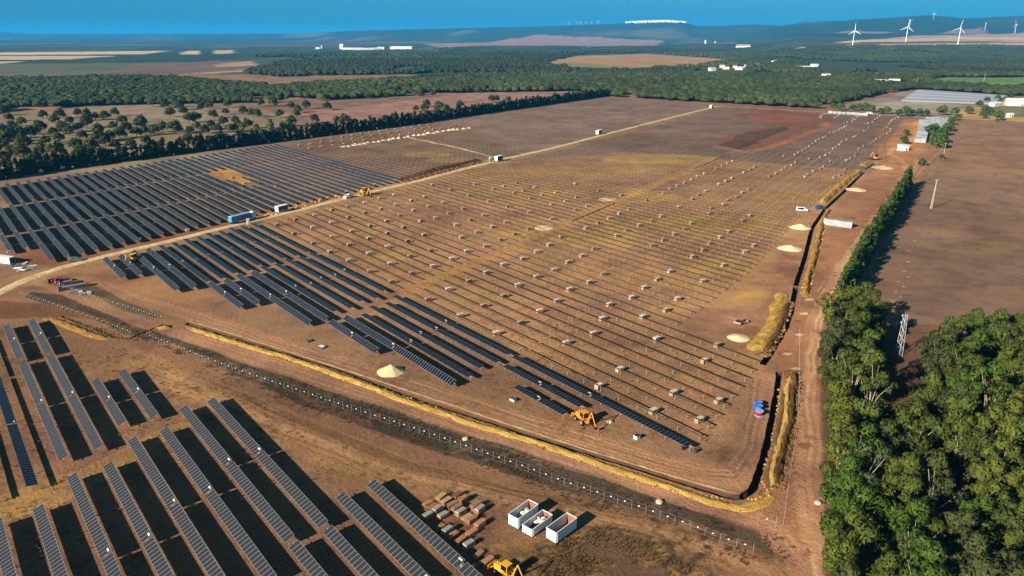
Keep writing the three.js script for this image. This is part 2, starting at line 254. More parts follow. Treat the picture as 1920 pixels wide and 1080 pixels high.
function groundTile(x0, x1, d0, d1, W, H, warp, holes, seed) {
  const cv = document.createElement('canvas'); cv.width = W; cv.height = H;
  const c = cv.getContext('2d'), kx = W / (x1 - x0), ky = H / (d1 - d0);
  c.fillStyle = '#866549'; c.fillRect(0, 0, W, H);
  for (const m of marks) {
    let xa = 1e9, xb = -1e9, ya = 1e9, yb = -1e9; const pad = (m.width || 0) + m.soft * 3;
    for (const [x, y] of m.pts) { xa = Math.min(xa, x); xb = Math.max(xb, x); ya = Math.min(ya, y); yb = Math.max(yb, y); }
    if (xb + pad < x0 || xa - pad > x1 || yb + pad < d0 || ya - pad > d1) continue;
    // a soft edge is a stack of ever smaller washes
    const softly = m.soft * 0.6, steps = softly > 0.25 ? 6 : 1;
    c.save(); c.setTransform(kx, 0, 0, ky, -x0 * kx, -d0 * ky);
    c.lineJoin = c.lineCap = 'round'; c.strokeStyle = c.fillStyle = m.hex;
    for (let q = 0; q < steps; q++) {
      c.globalAlpha = 1 - Math.pow(1 - Math.min(m.alpha, 0.985), 1 / steps);
      const grow = steps > 1 ? softly * (0.6 - q / (steps - 1)) * 1.2 : 0;
      c.beginPath(); m.pts.forEach(([x, y], i) => (i ? c.lineTo(x, y) : c.moveTo(x, y)));
      if (m.line) { c.lineWidth = Math.max(0.4, m.width + grow * 2); c.stroke(); }
      else { c.closePath(); c.fill(); if (grow > 0) { c.lineWidth = grow * 2; c.stroke(); } }
    }
    c.restore();
  }
  const src = c.getImageData(0, 0, W, H).data, out = new Uint8Array(W * H * 4);
  // noise fields sampled coarsely, read bilinearly
  const field = (f, oct, s) => { const n = 700, a = new Float32Array(n * n); for (let j = 0; j < n; j++) for (let i = 0; i < n; i++) a[j * n + i] = fbm((i * f) / n * 1 + s, (j * f) / n + s * 1.7, oct); return (u, v) => { const x = u * (n - 1.01), y = v * (n - 1.01), i = x | 0, j = y | 0, p = x - i, q = y - j, o = j * n + i; return (a[o] * (1 - p) + a[o + 1] * p) * (1 - q) + (a[o + n] * (1 - p) + a[o + n + 1] * p) * q; }; };
  const span = Math.max(x1 - x0, d1 - d0), wa = field(span / 14, 4, seed), wb = field(span / 14, 4, seed + 31), big = field(span / 30, 5, seed + 77), dry = field(span / 9, 5, seed + 123);
  for (let j = 0; j < H; j++) for (let i = 0; i < W; i++) {
    const u = ((i / W) * (x1 - x0)) / span, v = ((j / H) * (d1 - d0)) / span;
    const dx = (wa(u, v) - 0.5) * warp * 2.2 * kx, dy = (wb(u, v) - 0.5) * warp * 2.2 * ky;
    const si = clamp(Math.round(i + dx + (rnd() - 0.5) * 1.6), 0, W - 1), sj = clamp(Math.round(j + dy + (rnd() - 0.5) * 1.6), 0, H - 1), o = (j * W + i) * 4, p = (sj * W + si) * 4;
    const b = (big(u, v) - 0.5), g = dry(u, v) - 0.5, n = rnd() - 0.5;
    const k = 1 + b * 0.34 + g * 0.42 + n * 0.2;
    const gold = clamp(g * 2.2, -0.5, 0.6), tuft = g + n * 0.2 > 0.2 ? 0.86 : 1;
    out[o] = clamp(src[p] * k * tuft, 0, 255);
    out[o + 1] = clamp(src[p + 1] * k * (1 + gold * 0.01) * tuft, 0, 255);
    out[o + 2] = clamp(src[p + 2] * k * (1 - gold * 0.07) * tuft, 0, 255);
    out[o + 3] = 255;
  }
  const t = new THREE.DataTexture(out, W, H); t.colorSpace = THREE.SRGBColorSpace; t.magFilter = THREE.LinearFilter; t.needsUpdate = true;
  const bump = tiled(grain, (x1 - x0) / 14, (d1 - d0) / 14);
  const m = new THREE.MeshPhysicalMaterial({ map: t, roughness: 1, specularIntensity: 0.12, bumpMap: bump, bumpScale: 0.1 });
  const shape = new THREE.Shape([new THREE.Vector2(x0, d0), new THREE.Vector2(x1, d0), new THREE.Vector2(x1, d1), new THREE.Vector2(x0, d1)]);
  for (const h of holes) shape.holes.push(new THREE.Path(h.map(([x, y]) => new THREE.Vector2(x, y))));
  const g = new THREE.ShapeGeometry(shape), p = g.attributes.position, uv = g.attributes.uv;
  for (let i = 0; i < p.count; i++) uv.setXY(i, (p.getX(i) - x0) / (x1 - x0), (p.getY(i) - d0) / (d1 - d0));
  g.rotateX(-Math.PI / 2);
  return structure('ground', g, m);
}

// trenches: open cuts with real walls, let into the ground
const SPLIT_1 = 260, SPLIT_2 = 640, FAR = 1800;
const soilWall = new THREE.MeshPhysicalMaterial({ specularIntensity: 0.12, vertexColors: true, roughness: 1, bumpMap: tiled(grain, 0.25, 0.25), bumpScale: 0.15 });
const trenches = [];
function trench(pts, width, depth) {
  // resample, wobble, and cut where the ground sheets meet
  const line = along(pts, 1.3); line.push([...pts[pts.length - 1], line[line.length - 1][2]]);
  let run = [], runs = [run], sideOf = null;
  for (const q of line) { const side = q[1] < SPLIT_1 ? 0 : q[1] < SPLIT_2 ? 1 : 2; if (sideOf !== null && side !== sideOf) { run = []; runs.push(run); } sideOf = side; if (Math.abs(q[1] - SPLIT_1) > 0.4 && Math.abs(q[1] - SPLIT_2) > 0.4) run.push(q); }
  for (const r of runs) if (r.length > 2) trenches.push({ r: r.map(([x, y], i) => { const a = r[Math.max(0, i - 1)], b = r[Math.min(r.length - 1, i + 1)], l = Math.hypot(b[0] - a[0], b[1] - a[1]) || 1, nx = (b[1] - a[1]) / l, ny = -(b[0] - a[0]) / l, wl = width / 2 + rr(-0.16, 0.16), wr = width / 2 + rr(-0.16, 0.16); return [[x - nx * wl, y - ny * wl], [x + nx * wr, y + ny * wr]]; }), depth, tile: r[1][1] < SPLIT_1 ? 0 : r[1][1] < SPLIT_2 ? 1 : 2 });
}
reseed(11);
trench(plan([[349, 608], [400, 623], [500, 653], [633, 693], [710, 723], [797, 755], [917, 792], [990, 817], [1073, 843], [1173, 873], [1273, 905], [1333, 923], [1366, 934], [1390, 934], [1410, 921], [1423, 887], [1437, 837], [1447, 787], [1457, 733], [1461, 697]].map(([a, b], i) => [a, b - (i < 14 ? 1.8 : 0)])), 1.7, 2);
trench(plan([[1430, 684], [1450, 653], [1473, 615], [1483, 585], [1488, 560], [1493, 533], [1510, 480], [1523, 427], [1547, 392], [1582, 360], [1620, 322]]), 1.9, 1.7);
trench(plan([[117, 593], [158, 608], [217, 633], [240, 636], [307, 608]]), 1.1, 1.2);
trench(plan([[1072, 415], [1120, 395], [1155, 380]]), 1.2, 1.2);
trench(plan([[1303, 316], [1370, 288]]), 1.2, 1.2);
trench(plan([[1622, 318], [1640, 306]]), 1.6, 1.6);
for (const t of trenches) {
  const P = [], C = [], I = [], shadedSoil = [[0.085, 0.052, 0.03], [0.06, 0.038, 0.022], [0.05, 0.032, 0.02]];  // wall and floor colours darkened in place of trench shade, deepest at the floor
  t.r.forEach(([a, b], i) => { for (const [q, y, c] of [[a, 0, 0], [[lerp(a[0], b[0], 0.14), lerp(a[1], b[1], 0.14)], -t.depth, 2], [[lerp(a[0], b[0], 0.86), lerp(a[1], b[1], 0.86)], -t.depth, 2], [b, 0, 0]]) { P.push(q[0], y, -q[1]); C.push(...shadedSoil[c].map((v) => v * rr(0.8, 1.2))); } if (i) for (let k = 0; k < 3; k++) { const o = (i - 1) * 4 + k; I.push(o, o + 1, o + 4, o + 1, o + 5, o + 4); } });
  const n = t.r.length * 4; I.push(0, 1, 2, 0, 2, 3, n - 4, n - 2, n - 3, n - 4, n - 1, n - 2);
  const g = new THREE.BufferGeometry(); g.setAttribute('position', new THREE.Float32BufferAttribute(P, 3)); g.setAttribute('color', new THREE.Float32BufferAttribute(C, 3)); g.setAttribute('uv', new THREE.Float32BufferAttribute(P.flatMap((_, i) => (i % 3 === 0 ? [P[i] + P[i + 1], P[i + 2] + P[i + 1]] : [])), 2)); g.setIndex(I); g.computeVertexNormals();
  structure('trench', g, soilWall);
}
const holesOf = (k) => trenches.filter((t) => t.tile === k).map((t) => [...t.r.map((q) => q[0]), ...t.r.map((q) => q[1]).reverse()]);
reseed(23);
groundTile(-330, 330, 55, SPLIT_1, 2048, 1024, 0.9, holesOf(0), 3);
groundTile(-520, 560, SPLIT_1, SPLIT_2, 2048, 1024, 1.6, holesOf(1), 41);
groundTile(-1500, 1600, SPLIT_2, FAR, 2048, 1024, 4, holesOf(2), 83);

// far land: plain, fields and hills as one sheet out to the horizon
const SKYLINE = [[-600, 58], [-80, 58], [10, 61], [50, 65], [560, 65], [640, 60.5], [760, 57], [1000, 52], [1150, 46.5], [1200, 43], [1250, 42], [1282, 44], [1302, 50], [1340, 51], [1420, 48], [1465, 50], [1500, 44], [1560, 41], [1640, 37], [1690, 34], [1735, 30.5], [1775, 34], [1800, 37], [1860, 34], [1920, 32], [2100, 30], [3200, 40]];
const RIDGE_AT = [[0, 20000], [560, 16000], [700, 14000], [1300, 13000], [1450, 10000], [1600, 9200], [3000, 9000]];
function height(x, d) {
  const col = 960 + (1457 * x) / Math.max(d, 1), D = lineAt(RIDGE_AT, col), top = EYE + ((66 - lineAt(SKYLINE, col)) * D) / 1541 + 8;
  const bumpy = fbm(x / 900 + 5, d / 1100, 4) - 0.5;
  let h;
  const right = smooth(clamp((col - 1380) / 170));
  const midStart = D * 0.66;
  const hm = d < D ? top * smooth(clamp((d - midStart) / (D - midStart))) : top * lerp(1, 0.55, clamp((d - D) / 5000));
  const hr = d < D ? lineAt([[2900, 0], [3600, 18], [4200, 36], [6000, 84], [7200, 96], [7800, 104], [D, top]], d) : top * lerp(1, 0.6, clamp((d - D) / 4000));
  h = lerp(hm, hr, right);
  const away = clamp((d - 3400) / 4000);
  h += bumpy * (16 + 34 * away * (d < D ? 1 - smooth(clamp((d - D * 0.86) / (D * 0.14))) : 1)) * clamp((d - 2800) / 3000) * (h > 4 || d > 9000 ? 1 : 0.15) * (d > D * 0.86 && d < D * 1.02 ? 0.35 : 1);
  return Math.max(0, h);
}
const lands = [];
const land = (hex, pts, h = 0, a = 1) => lands.push({ c: lin(hex), p: plan(pts, h), a });
land('#4f5038', [[-900, 146], [340, 146], [520, 146], [640, 150], [640, 120], [-900, 118]]);
land('#5c5c40', [[-900, 145], [-900, 120], [60, 118], [280, 118], [300, 138], [160, 142]]);
land('#6e5a48', [[180, 140], [250, 118], [380, 114], [480, 116], [500, 126], [380, 140], [280, 146]]);
land('#33422b', [[-900, 119], [-900, 100], [200, 100], [400, 98], [480, 104], [380, 116], [260, 118], [0, 120]]);
land('#c9a87c', [[-700, 100], [0, 98.4], [317, 95.2], [271, 101.6], [0, 103.2], [-700, 104]]);
land('#c0a07a', [[-700, 106.5], [0, 105], [222, 104.6], [130, 111.2], [0, 112.4], [-700, 114]]);
land('#bfa27e', [[-700, 116], [0, 115], [46, 115], [0, 119], [-700, 121]]);
land('#c9a57e', [[341, 96], [373, 95], [373, 102], [341, 102]]);
land('#c4a07a', [[400, 95], [438, 93.5], [436, 100], [400, 101]]);
land('#a9825c', [[385, 122], [477, 114], [484, 123], [406, 125]]);
land('#a5835c', [[341, 139], [498, 128.4], [497, 131.6], [406, 137.5]]);
land('#4f5c33', [[341, 145], [520, 145], [640, 147], [640, 156], [520, 164], [430, 158]]);
land('#a27c52', [[1012, 119], [1075, 105], [1209, 101], [1321, 108], [1396, 113], [1290, 123], [1170, 128], [1060, 126]]);
land('#7a7a48', [[1012, 119], [1080, 117], [1170, 124], [1160, 128], [1060, 126]], 0, 0.8);
land('#9b7562', [[790, 82], [1007, 77.5], [1240, 79.5], [1233, 86], [1040, 87], [827, 89]]);
land('#8f6f62', [[730, 92], [830, 91.4], [840, 93.5], [735, 95]]);
land('#a47f74', [[773, 71], [830, 69.3], [887, 71], [830, 74]]);
land('#5c4f4a', [[380, 85], [640, 80], [760, 82], [620, 87], [400, 89]]);
land('#43543a', [[640, 148], [700, 142], [845, 136], [850, 139], [740, 150], [640, 158]]);
const upland = (hex, pts, a = 1) => lands.push({ c: lin(hex), p: pts.map(([px, d]) => [((px - 960) / 1457) * d, d]), a });
upland('#2c3b2e', [[1380, 5200], [1760, 5900], [2100, 7000], [2300, 9200], [1380, 9200]], 0.8);
upland('#bb9a75', [[1495, 4000], [1640, 4080], [2300, 3950], [2300, 4350], [1900, 4420], [1640, 4350], [1520, 4250]]);
upland('#6a5343', [[1520, 4280], [1640, 4360], [1900, 4430], [2300, 4360], [2300, 4650], [1800, 4700], [1560, 4520]]);
upland('#55583c', [[1640, 4050], [1740, 4000], [1760, 4200], [1660, 4250]]);
upland('#c5a37c', [[1560, 4560], [1700, 4700], [2300, 4640], [2300, 5500], [1760, 5600], [1640, 5200]]);
upland('#a88a72', [[1640, 5250], [1760, 5620], [2300, 5520], [2300, 6700], [1850, 6900], [1720, 6100]]);
upland('#7d5d4e', [[1760, 4900], [1900, 4850], [1960, 5050], [1800, 5100]], 0.8);
upland('#93756a', [[1540, 7000], [1640, 6900], [1700, 7700], [1580, 8000]], 0.9);
upland('#8f7266', [[1760, 7000], [1860, 7100], [1840, 8200], [1770, 7900]], 0.9);
upland('#a08472', [[1900, 7300], [2100, 7200], [2100, 8200], [1930, 8300]], 0.9);
{
  const NX = 420, ND = 210, P = [], C = [], I = [];
  const base = lin('#3a4332'), scrub = lin('#4b583c'), hillc = lin('#2c3a2c'), pale = lin('#8a7360');
  for (let j = 0; j <= ND; j++) {
    const d = FAR * Math.pow(46000 / FAR, j / ND);
    for (let i = 0; i <= NX; i++) {
      const x = (i / NX - 0.5) * 2.6 * d, h = height(x, d);
      P.push(x, h, -d);
      const n = fbm(x / 260, d / 700, 5), c = base.clone().lerp(scrub, clamp((n - 0.35) * 2.4));
      const far = clamp((d - 7000) / 5000);
      c.lerp(hillc, far * 0.8);
      const col = 960 + (1457 * x) / d;
      const patch = fbm(x / 700 + 40, d / 1500 + 8, 3);
      if (patch > 0.6 && d > 5200) c.lerp(pale, clamp((patch - 0.6) * 7) * (col > 1420 ? 0.85 : 0.45));
      for (const l of lands) if (inside(x + (n - 0.5) * 40, d + (n - 0.5) * 60, l.p)) c.lerp(l.c, l.a);
      const k = 0.86 + 0.28 * vnoise(x / 60, d / 160);
      C.push(c.r * k, c.g * k, c.b * k);
      if (i && j) { const o = j * (NX + 1) + i; I.push(o, o - 1, o - NX - 2, o, o - NX - 2, o - NX - 1); }
    }
  }
  const g = new THREE.BufferGeometry(); g.setAttribute('position', new THREE.Float32BufferAttribute(P, 3)); g.setAttribute('color', new THREE.Float32BufferAttribute(C, 3)); g.setIndex(I); g.computeVertexNormals();
  const nn = g.attributes.normal; if (nn.getY(5000) < 0) { for (let i = 0; i < I.length; i += 3) [I[i + 1], I[i + 2]] = [I[i + 2], I[i + 1]]; g.setIndex(I); g.computeVertexNormals(); }
  structure('hills', g, new THREE.MeshPhysicalMaterial({ specularIntensity: 0.12,  vertexColors: true, roughness: 1 }));
  structure('ground', new THREE.PlaneGeometry(9000, 2600).rotateX(-Math.PI / 2).translate(0, -2.6, -500), std('#6d563f', 1));
}

// the stabilised access road: a low crowned ribbon of pale crushed limestone
function ribbon(pts, width, y, crown, wob) {
  const line = along(pts, 2.2), P = [], U = [], I = [], N = 8;
  line.forEach(([x, d, a], i) => {
    const l = width / 2 * (1 + (fbm(i * 0.15, 3) - 0.5) * wob), r = width / 2 * (1 + (fbm(i * 0.15, 91) - 0.5) * wob), nx = Math.cos(a), nd = -Math.sin(a);
    for (let k = 0; k <= N; k++) { const q = k / N, o = lerp(-l, r, q); P.push(x + nx * o, y + crown * (1 - Math.pow(2 * q - 1, 2)) - (k === 0 || k === N ? y + 0.03 : 0), -(d + nd * o)); U.push(x + nx * o, d + nd * o); }
    if (i) for (let k = 0; k < N; k++) { const o = (i - 1) * (N + 1) + k; I.push(o, o + N + 2, o + N + 1, o, o + 1, o + N + 2); }
  });
  const g = new THREE.BufferGeometry(); g.setAttribute('position', new THREE.Float32BufferAttribute(P, 3)); g.setAttribute('uv', new THREE.Float32BufferAttribute(U, 2)); g.setIndex(I); g.computeVertexNormals(); return g;
}
const colourNoise = (a, b, n, f) => { const A = lin(a), B = lin(b), t = noiseTexture(n, f), d = t.image.data; for (let i = 0; i < d.length; i += 4) { const c = A.clone().lerp(B, d[i] / 255).convertLinearToSRGB(); d[i] = c.r * 255; d[i + 1] = c.g * 255; d[i + 2] = c.b * 255; } t.colorSpace = THREE.SRGBColorSpace; return t; };
const limestone = new THREE.MeshPhysicalMaterial({ specularIntensity: 0.12,  map: tiled(colourNoise('#a8865c', '#e0c698', 512, 26), 0.022, 0.022), roughness: 1, bumpMap: tiled(grain, 0.12, 0.12), bumpScale: 0.12 });
const roadLine = plan([[-60, 580], [0, 547], [60, 520], [110, 503], [190, 482], [300, 456], [420, 427], [480, 412], [560, 394], [650, 371], [800, 335], [935, 300], [1040, 277], [1130, 253], [1240, 225], [1345, 199]]);
structure('access_road', ribbon(roadLine, 5, 0.03, 0.12, 0.5), limestone);
structure('access_road', ribbon(plan([[1345, 199], [1420, 203], [1500, 208], [1550, 210]]), 5, 0.03, 0.1, 0.6), limestone);

// spoil banks: ridges of dug earth
function bank(pts, width, high, hexA, hexB, label, name = 'spoil_bank', rough = 0.75) {
  const line = along(pts, 0.9), M = 10, P = [], C = [], U = [], I = [], A = lin(hexA), B = lin(hexB), sd = rnd() * 100, n = line.length;
  line.forEach(([x, d, a], i) => {
    const end = Math.min(1, i / 4, (n - 1 - i) / 4), w = width * (0.75 + 0.5 * fbm(i * 0.21 + sd, 1.5, 3)) * (0.5 + 0.5 * end), nx = Math.cos(a), nd = -Math.sin(a), off = (fbm(i * 0.12 + sd, 8, 2) - 0.5) * width * 0.4;
    for (let k = 0; k <= M; k++) {
      const q = k / M, o = (q - 0.5) * w + off, prof = Math.pow(Math.max(0, 1 - Math.pow(Math.abs(2 * q - 1), 1.5)), 0.9);
      const lump = fbm(i * 0.8 + sd, k * 0.9 + 4, 3), y = k === 0 || k === M ? -0.04 : high * end * prof * (1 - rough + 2 * rough * lump);
      P.push(x + nx * o, y, -(d + nd * o)); U.push(x + nx * o, d + nd * o);
      const c = A.clone().lerp(B, clamp(fbm(i * 0.35 + sd + 30, k * 0.5, 3) * 1.8 - 0.4)); C.push(c.r, c.g, c.b);
    }
    if (i) for (let k = 0; k < M; k++) { const o = (i - 1) * (M + 1) + k; I.push(o, o + M + 2, o + M + 1, o, o + 1, o + M + 2); }
  });
  const g = new THREE.BufferGeometry(); g.setAttribute('position', new THREE.Float32BufferAttribute(P, 3)); g.setAttribute('color', new THREE.Float32BufferAttribute(C, 3)); g.setAttribute('uv', new THREE.Float32BufferAttribute(U, 2)); g.setIndex(I); g.computeVertexNormals();
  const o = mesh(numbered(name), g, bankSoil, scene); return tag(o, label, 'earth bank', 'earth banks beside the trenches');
}
const bankSoil = new THREE.MeshPhysicalMaterial({ specularIntensity: 0.12,  vertexColors: true, roughness: 1, bumpMap: tiled(grain, 0.3, 0.3), bumpScale: 0.35 });
reseed(31);
bank(plan([[353, 614], [433, 639], [533, 669], [633, 704], [690, 724], [780, 759], [893, 796], [993, 826], [1073, 854], [1173, 886], [1273, 920], [1330, 943], [1390, 952], [1427, 945], [1447, 927]]), 2.6, 0.4, '#dab05a', '#b58b42', 'long golden earth bank along the near side of the front trench');
bank(plan([[1447, 918], [1450, 887], [1460, 847], [1473, 787], [1478, 740], [1481, 702]]), 2.1, 0.8, '#deb560', '#b38a48', 'straight golden earth bank right of the trench end near cable reels');
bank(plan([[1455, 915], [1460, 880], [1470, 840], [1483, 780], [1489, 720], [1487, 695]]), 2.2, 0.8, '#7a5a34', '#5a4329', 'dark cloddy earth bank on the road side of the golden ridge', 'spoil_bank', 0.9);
bank(plan([[1438, 920], [1444, 880], [1453, 840], [1465, 780], [1470, 730]]), 2, 0.5, '#8a6640', '#6b4c30', 'low brown earth bank between the corner trench and the golden ridge', 'spoil_bank', 0.9);
bank(plan([[1466, 548], [1462, 573], [1446, 612], [1428, 641], [1406, 657]]), 5, 1.0, '#cfa650', '#a5803c', 'wide golden earth bank beside the round sand pile');
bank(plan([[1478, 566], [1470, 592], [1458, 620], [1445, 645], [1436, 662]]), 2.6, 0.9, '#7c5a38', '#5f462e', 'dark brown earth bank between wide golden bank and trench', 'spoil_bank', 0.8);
bank(plan([[1554, 392], [1541, 420], [1533, 457], [1524, 493], [1514, 527], [1508, 558]]), 2.8, 1.1, '#c69c4c', '#8d6934', 'narrow golden earth bank by the stack of white boxes', 'spoil_bank', 0.8);
bank(plan([[1614, 321], [1590, 336], [1570, 353], [1540, 382]]), 4.5, 1.7, '#c59b48', '#9c7838', 'golden earth bank left of the far trench, behind the white van');
bank(plan([[1632, 304], [1615, 312]]), 5, 1.6, '#c59b48', '#9c7838', 'short golden earth bank beside the digging excavator');
bank(plan([[82, 597], [113, 604], [142, 616], [175, 628], [210, 637]]), 3.4, 0.5, '#b98d48', '#8f6c3a', 'low golden earth bank behind the two nearest left tracker rows');
bank(plan([[295, 613], [308, 616], [318, 609]]), 3.4, 1.3, '#b98d48', '#8f6c3a', 'golden earth heap at the trench junction');
bank(plan([[790, 325], [830, 317], [870, 307], [900, 300]]), 4, 1.4, '#6b4630', '#4e3526', 'dark red earth bank along the access road before the second cabin', 'spoil_bank', 0.9);

// clods lying on and beside the banks
function clods(pts, spread, n, size, hexes) {
  const line = along(plan(pts), 0.5), g = new THREE.IcosahedronGeometry(1, 1), p = g.attributes.position; for (let k = 0; k < p.count; k++) { const q = 0.7 + 0.6 * vnoise(p.getX(k) * 3 + 5, p.getZ(k) * 3 + p.getY(k) * 2); p.setXYZ(k, p.getX(k) * q, p.getY(k) * q * 0.7, p.getZ(k) * q); } g.computeVertexNormals();
  const im = new THREE.InstancedMesh(g, new THREE.MeshPhysicalMaterial({ specularIntensity: 0.12,  roughness: 1 }), n), cs = hexes.map(lin);
  for (let i = 0; i < n; i++) { const [x, d, a] = line[Math.floor(rnd() * line.length)], o = (rnd() + rnd() - 1) * spread, s = size * rr(0.35, 1.4); im.setMatrixAt(i, new THREE.Matrix4().makeRotationY(rr(0, 6.28)).scale(new THREE.Vector3(s * rr(0.8, 1.4), s, s)).setPosition(x + Math.cos(a) * o, s * 0.2, -(d - Math.sin(a) * o))); im.setColorAt(i, cs[Math.floor(rnd() * cs.length)]); }
  im.name = numbered('earth_clods'); im.userData.kind = 'stuff'; im.castShadow = im.receiveShadow = true; scene.add(im);
}
clods([[1452, 915], [1458, 880], [1468, 840], [1481, 780], [1487, 720], [1485, 695]], 2.4, 1500, 0.3, ['#6a4d2e', '#4a3723', '#7d5d36']);
clods([[1436, 925], [1444, 880], [1453, 840], [1465, 780], [1470, 730]], 1.5, 600, 0.24, ['#8a6640', '#6b4c30', '#a57f4a']);
clods([[353, 614], [533, 669], [690, 724], [893, 796], [1073, 854], [1273, 920], [1390, 952], [1447, 927]], 1.7, 1800, 0.2, ['#b98f45', '#8a6733', '#6f532d']);
bank(plan([[349, 604], [500, 649], [710, 718], [917, 787], [1073, 838], [1273, 900], [1385, 930]].map(([a, b]) => [a, b - 4.2])), 0.8, 0.14, '#c4a478', '#9a7850', 'thin pale lip of earth along the far side of the front trench');
clods([[1478, 566], [1470, 592], [1458, 620], [1445, 645], [1430, 668]], 2.2, 900, 0.3, ['#7c5a38', '#5f462e', '#a57f40']);
clods([[1554, 392], [1533, 457], [1524, 493], [1508, 558]], 2.0, 800, 0.28, ['#c69c4c', '#8d6934', '#6f5230']);
clods([[120, 600], [200, 625], [245, 640], [300, 615]], 2, 350, 0.2, ['#6d5232', '#4b3823', '#8a6a3a']);

clods([[540, 392], [570, 384], [610, 373], [640, 366]], 3.5, 500, 0.55, ['#9c6a42', '#6b4630', '#c09462']);
clods([[500, 404], [516, 400]], 2.5, 160, 0.5, ['#9c6a42', '#7b5236', '#c9a070']);
clods([[760, 340], [830, 322], [900, 304]], 3, 500, 0.6, ['#6b4630', '#4e3526', '#8d6446']);

// sand piles
function pile(px, py, r, hi, hex, label, sx = 1) {
  const [x, d] = ground(px, py), g = new THREE.CircleGeometry(1, 40).rotateX(-Math.PI / 2), n = 12, P = [], I = [], sd = rnd() * 50;
  for (let j = 0; j <= n; j++) for (let i = 0; i < 40; i++) { const q = j / n, a = (i / 40) * 6.283, w = r * q * (0.85 + 0.4 * fbm(Math.cos(a) * 1.2 + sd, Math.sin(a) * 1.2, 2)); P.push(Math.cos(a) * w * sx, j === n ? -0.04 : hi * Math.pow(1 - q, 1.05) * (0.7 + 0.6 * fbm(Math.cos(a) * q * 2.2 + sd, Math.sin(a) * q * 2.2 + 3, 3)), Math.sin(a) * w); if (j) { const o = (j - 1) * 40 + i, o2 = (j - 1) * 40 + ((i + 1) % 40); I.push(o, o2, o + 40, o2, o2 + 40, o + 40); } }
  const b = new THREE.BufferGeometry(); b.setAttribute('position', new THREE.Float32BufferAttribute(P, 3)); b.setIndex(I); b.computeVertexNormals(); g.dispose();
  const U = []; for (let i = 0; i < P.length; i += 3) U.push(P[i], P[i + 2]); b.setAttribute('uv', new THREE.Float32BufferAttribute(U, 2));
  single('sand_pile', b, std(hex, 1, 0, { bumpMap: tiled(grain, 0.3, 0.3), bumpScale: 0.06 }), x, d, 0, label, 'sand pile', 'sand piles');
}
pile(733, 696, 3.6, 2.1, '#cfb483', 'steep pale sand pile in front of the longest tracker row');
pile(1385, 634, 3.4, 0.9, '#dcc594', 'round pale sand pile below the scrap heap');
pile(1480, 466, 5, 1.5, '#dcc596', 'pale sand pile left of the trench, nearest the wide bank');
pile(1500, 427, 5, 1.9, '#dcc596', 'pale sand pile just below the white van');
pile(1655, 315, 7, 1.8, '#dcbf8d', 'pale sand pile on the margin right of the far trench');
pile(1606, 356, 6, 1.3, '#d6b988', 'low sand pile between trench and hedge top');
pile(1020, 427, 5, 0.35, '#cdb588', 'spread of pale sand among the bare rows near the cross trench');
pile(1138, 374, 5, 0.4, '#cdb588', 'thin pale sand patch behind the cross trench');
for (let i = 0; i < 26; i++) { const k = i / 25; pile(646 + 232 * k + rr(-2, 2), 275.5 - 36 * k + rr(-1, 1), rr(2, 3.4), rr(1.1, 1.9), '#cdb491', `small pale sand heap behind the access road, ${ordinal(i + 1)} from the left of the line`); }

// ---------------------------------------------------------------- solar trackers
const glass = new THREE.MeshPhysicalMaterial({ color: new THREE.Color().setRGB(0.007, 0.01, 0.018), roughness: 0.2, specularIntensity: 0.2 });
const glassGrey = new THREE.MeshPhysicalMaterial({ color: new THREE.Color().setRGB(0.03, 0.03, 0.031), roughness: 0.42, specularIntensity: 0.2 });  // greyer, rougher glass than the plain panels
const alloy = std('#7d7f82', 0.5, 0.3), alloySunlit = std('#a0a2a5', 0.5, 0.35), steel = std('#8f887c', 0.6, 0.2), shadedTubeSteel = std('#4a3d2f', 0.8, 0.1), cream = std('#d8d5cc', 0.6);
const MOD = 1.145, CHORD = 2.12, AXLE = 1.5;
const cache = new Map();
const cached = (k, f) => { if (!cache.has(k)) cache.set(k, f()); return cache.get(k); };
// a panel of length l: an alloy frame tray with the glass set into it, tilted about the row axis
function panelGeo(l, tilt, rim) {
  return cached('p' + l.toFixed(2) + tilt + rim, () => {
    const frame = new THREE.BoxGeometry(l, 0.036, CHORD), g = new THREE.PlaneGeometry(l - rim * 2, CHORD - rim * 2).rotateX(-Math.PI / 2).translate(0, 0.0205, 0);
    const m = mergeGeometries([frame.toNonIndexed(), g.toNonIndexed()]); m.clearGroups(); m.addGroup(0, 36, 0); m.addGroup(36, 6, 1);
    return m.translate(0, 0.1, 0).rotateX((-tilt * Math.PI) / 180);
  });
}
const postGeo = new THREE.BoxGeometry(0.13, AXLE, 0.1).translate(0, AXLE / 2, 0);
const driveGeo = merge([box(0.45, 0.5, 0.35, 0, -0.1, 0), disc(0.22, 0.3, 0, 0.05, 0, 12)]);
const tiltOf = (geo, tilt) => geo.rotateX((-tilt * Math.PI) / 180);
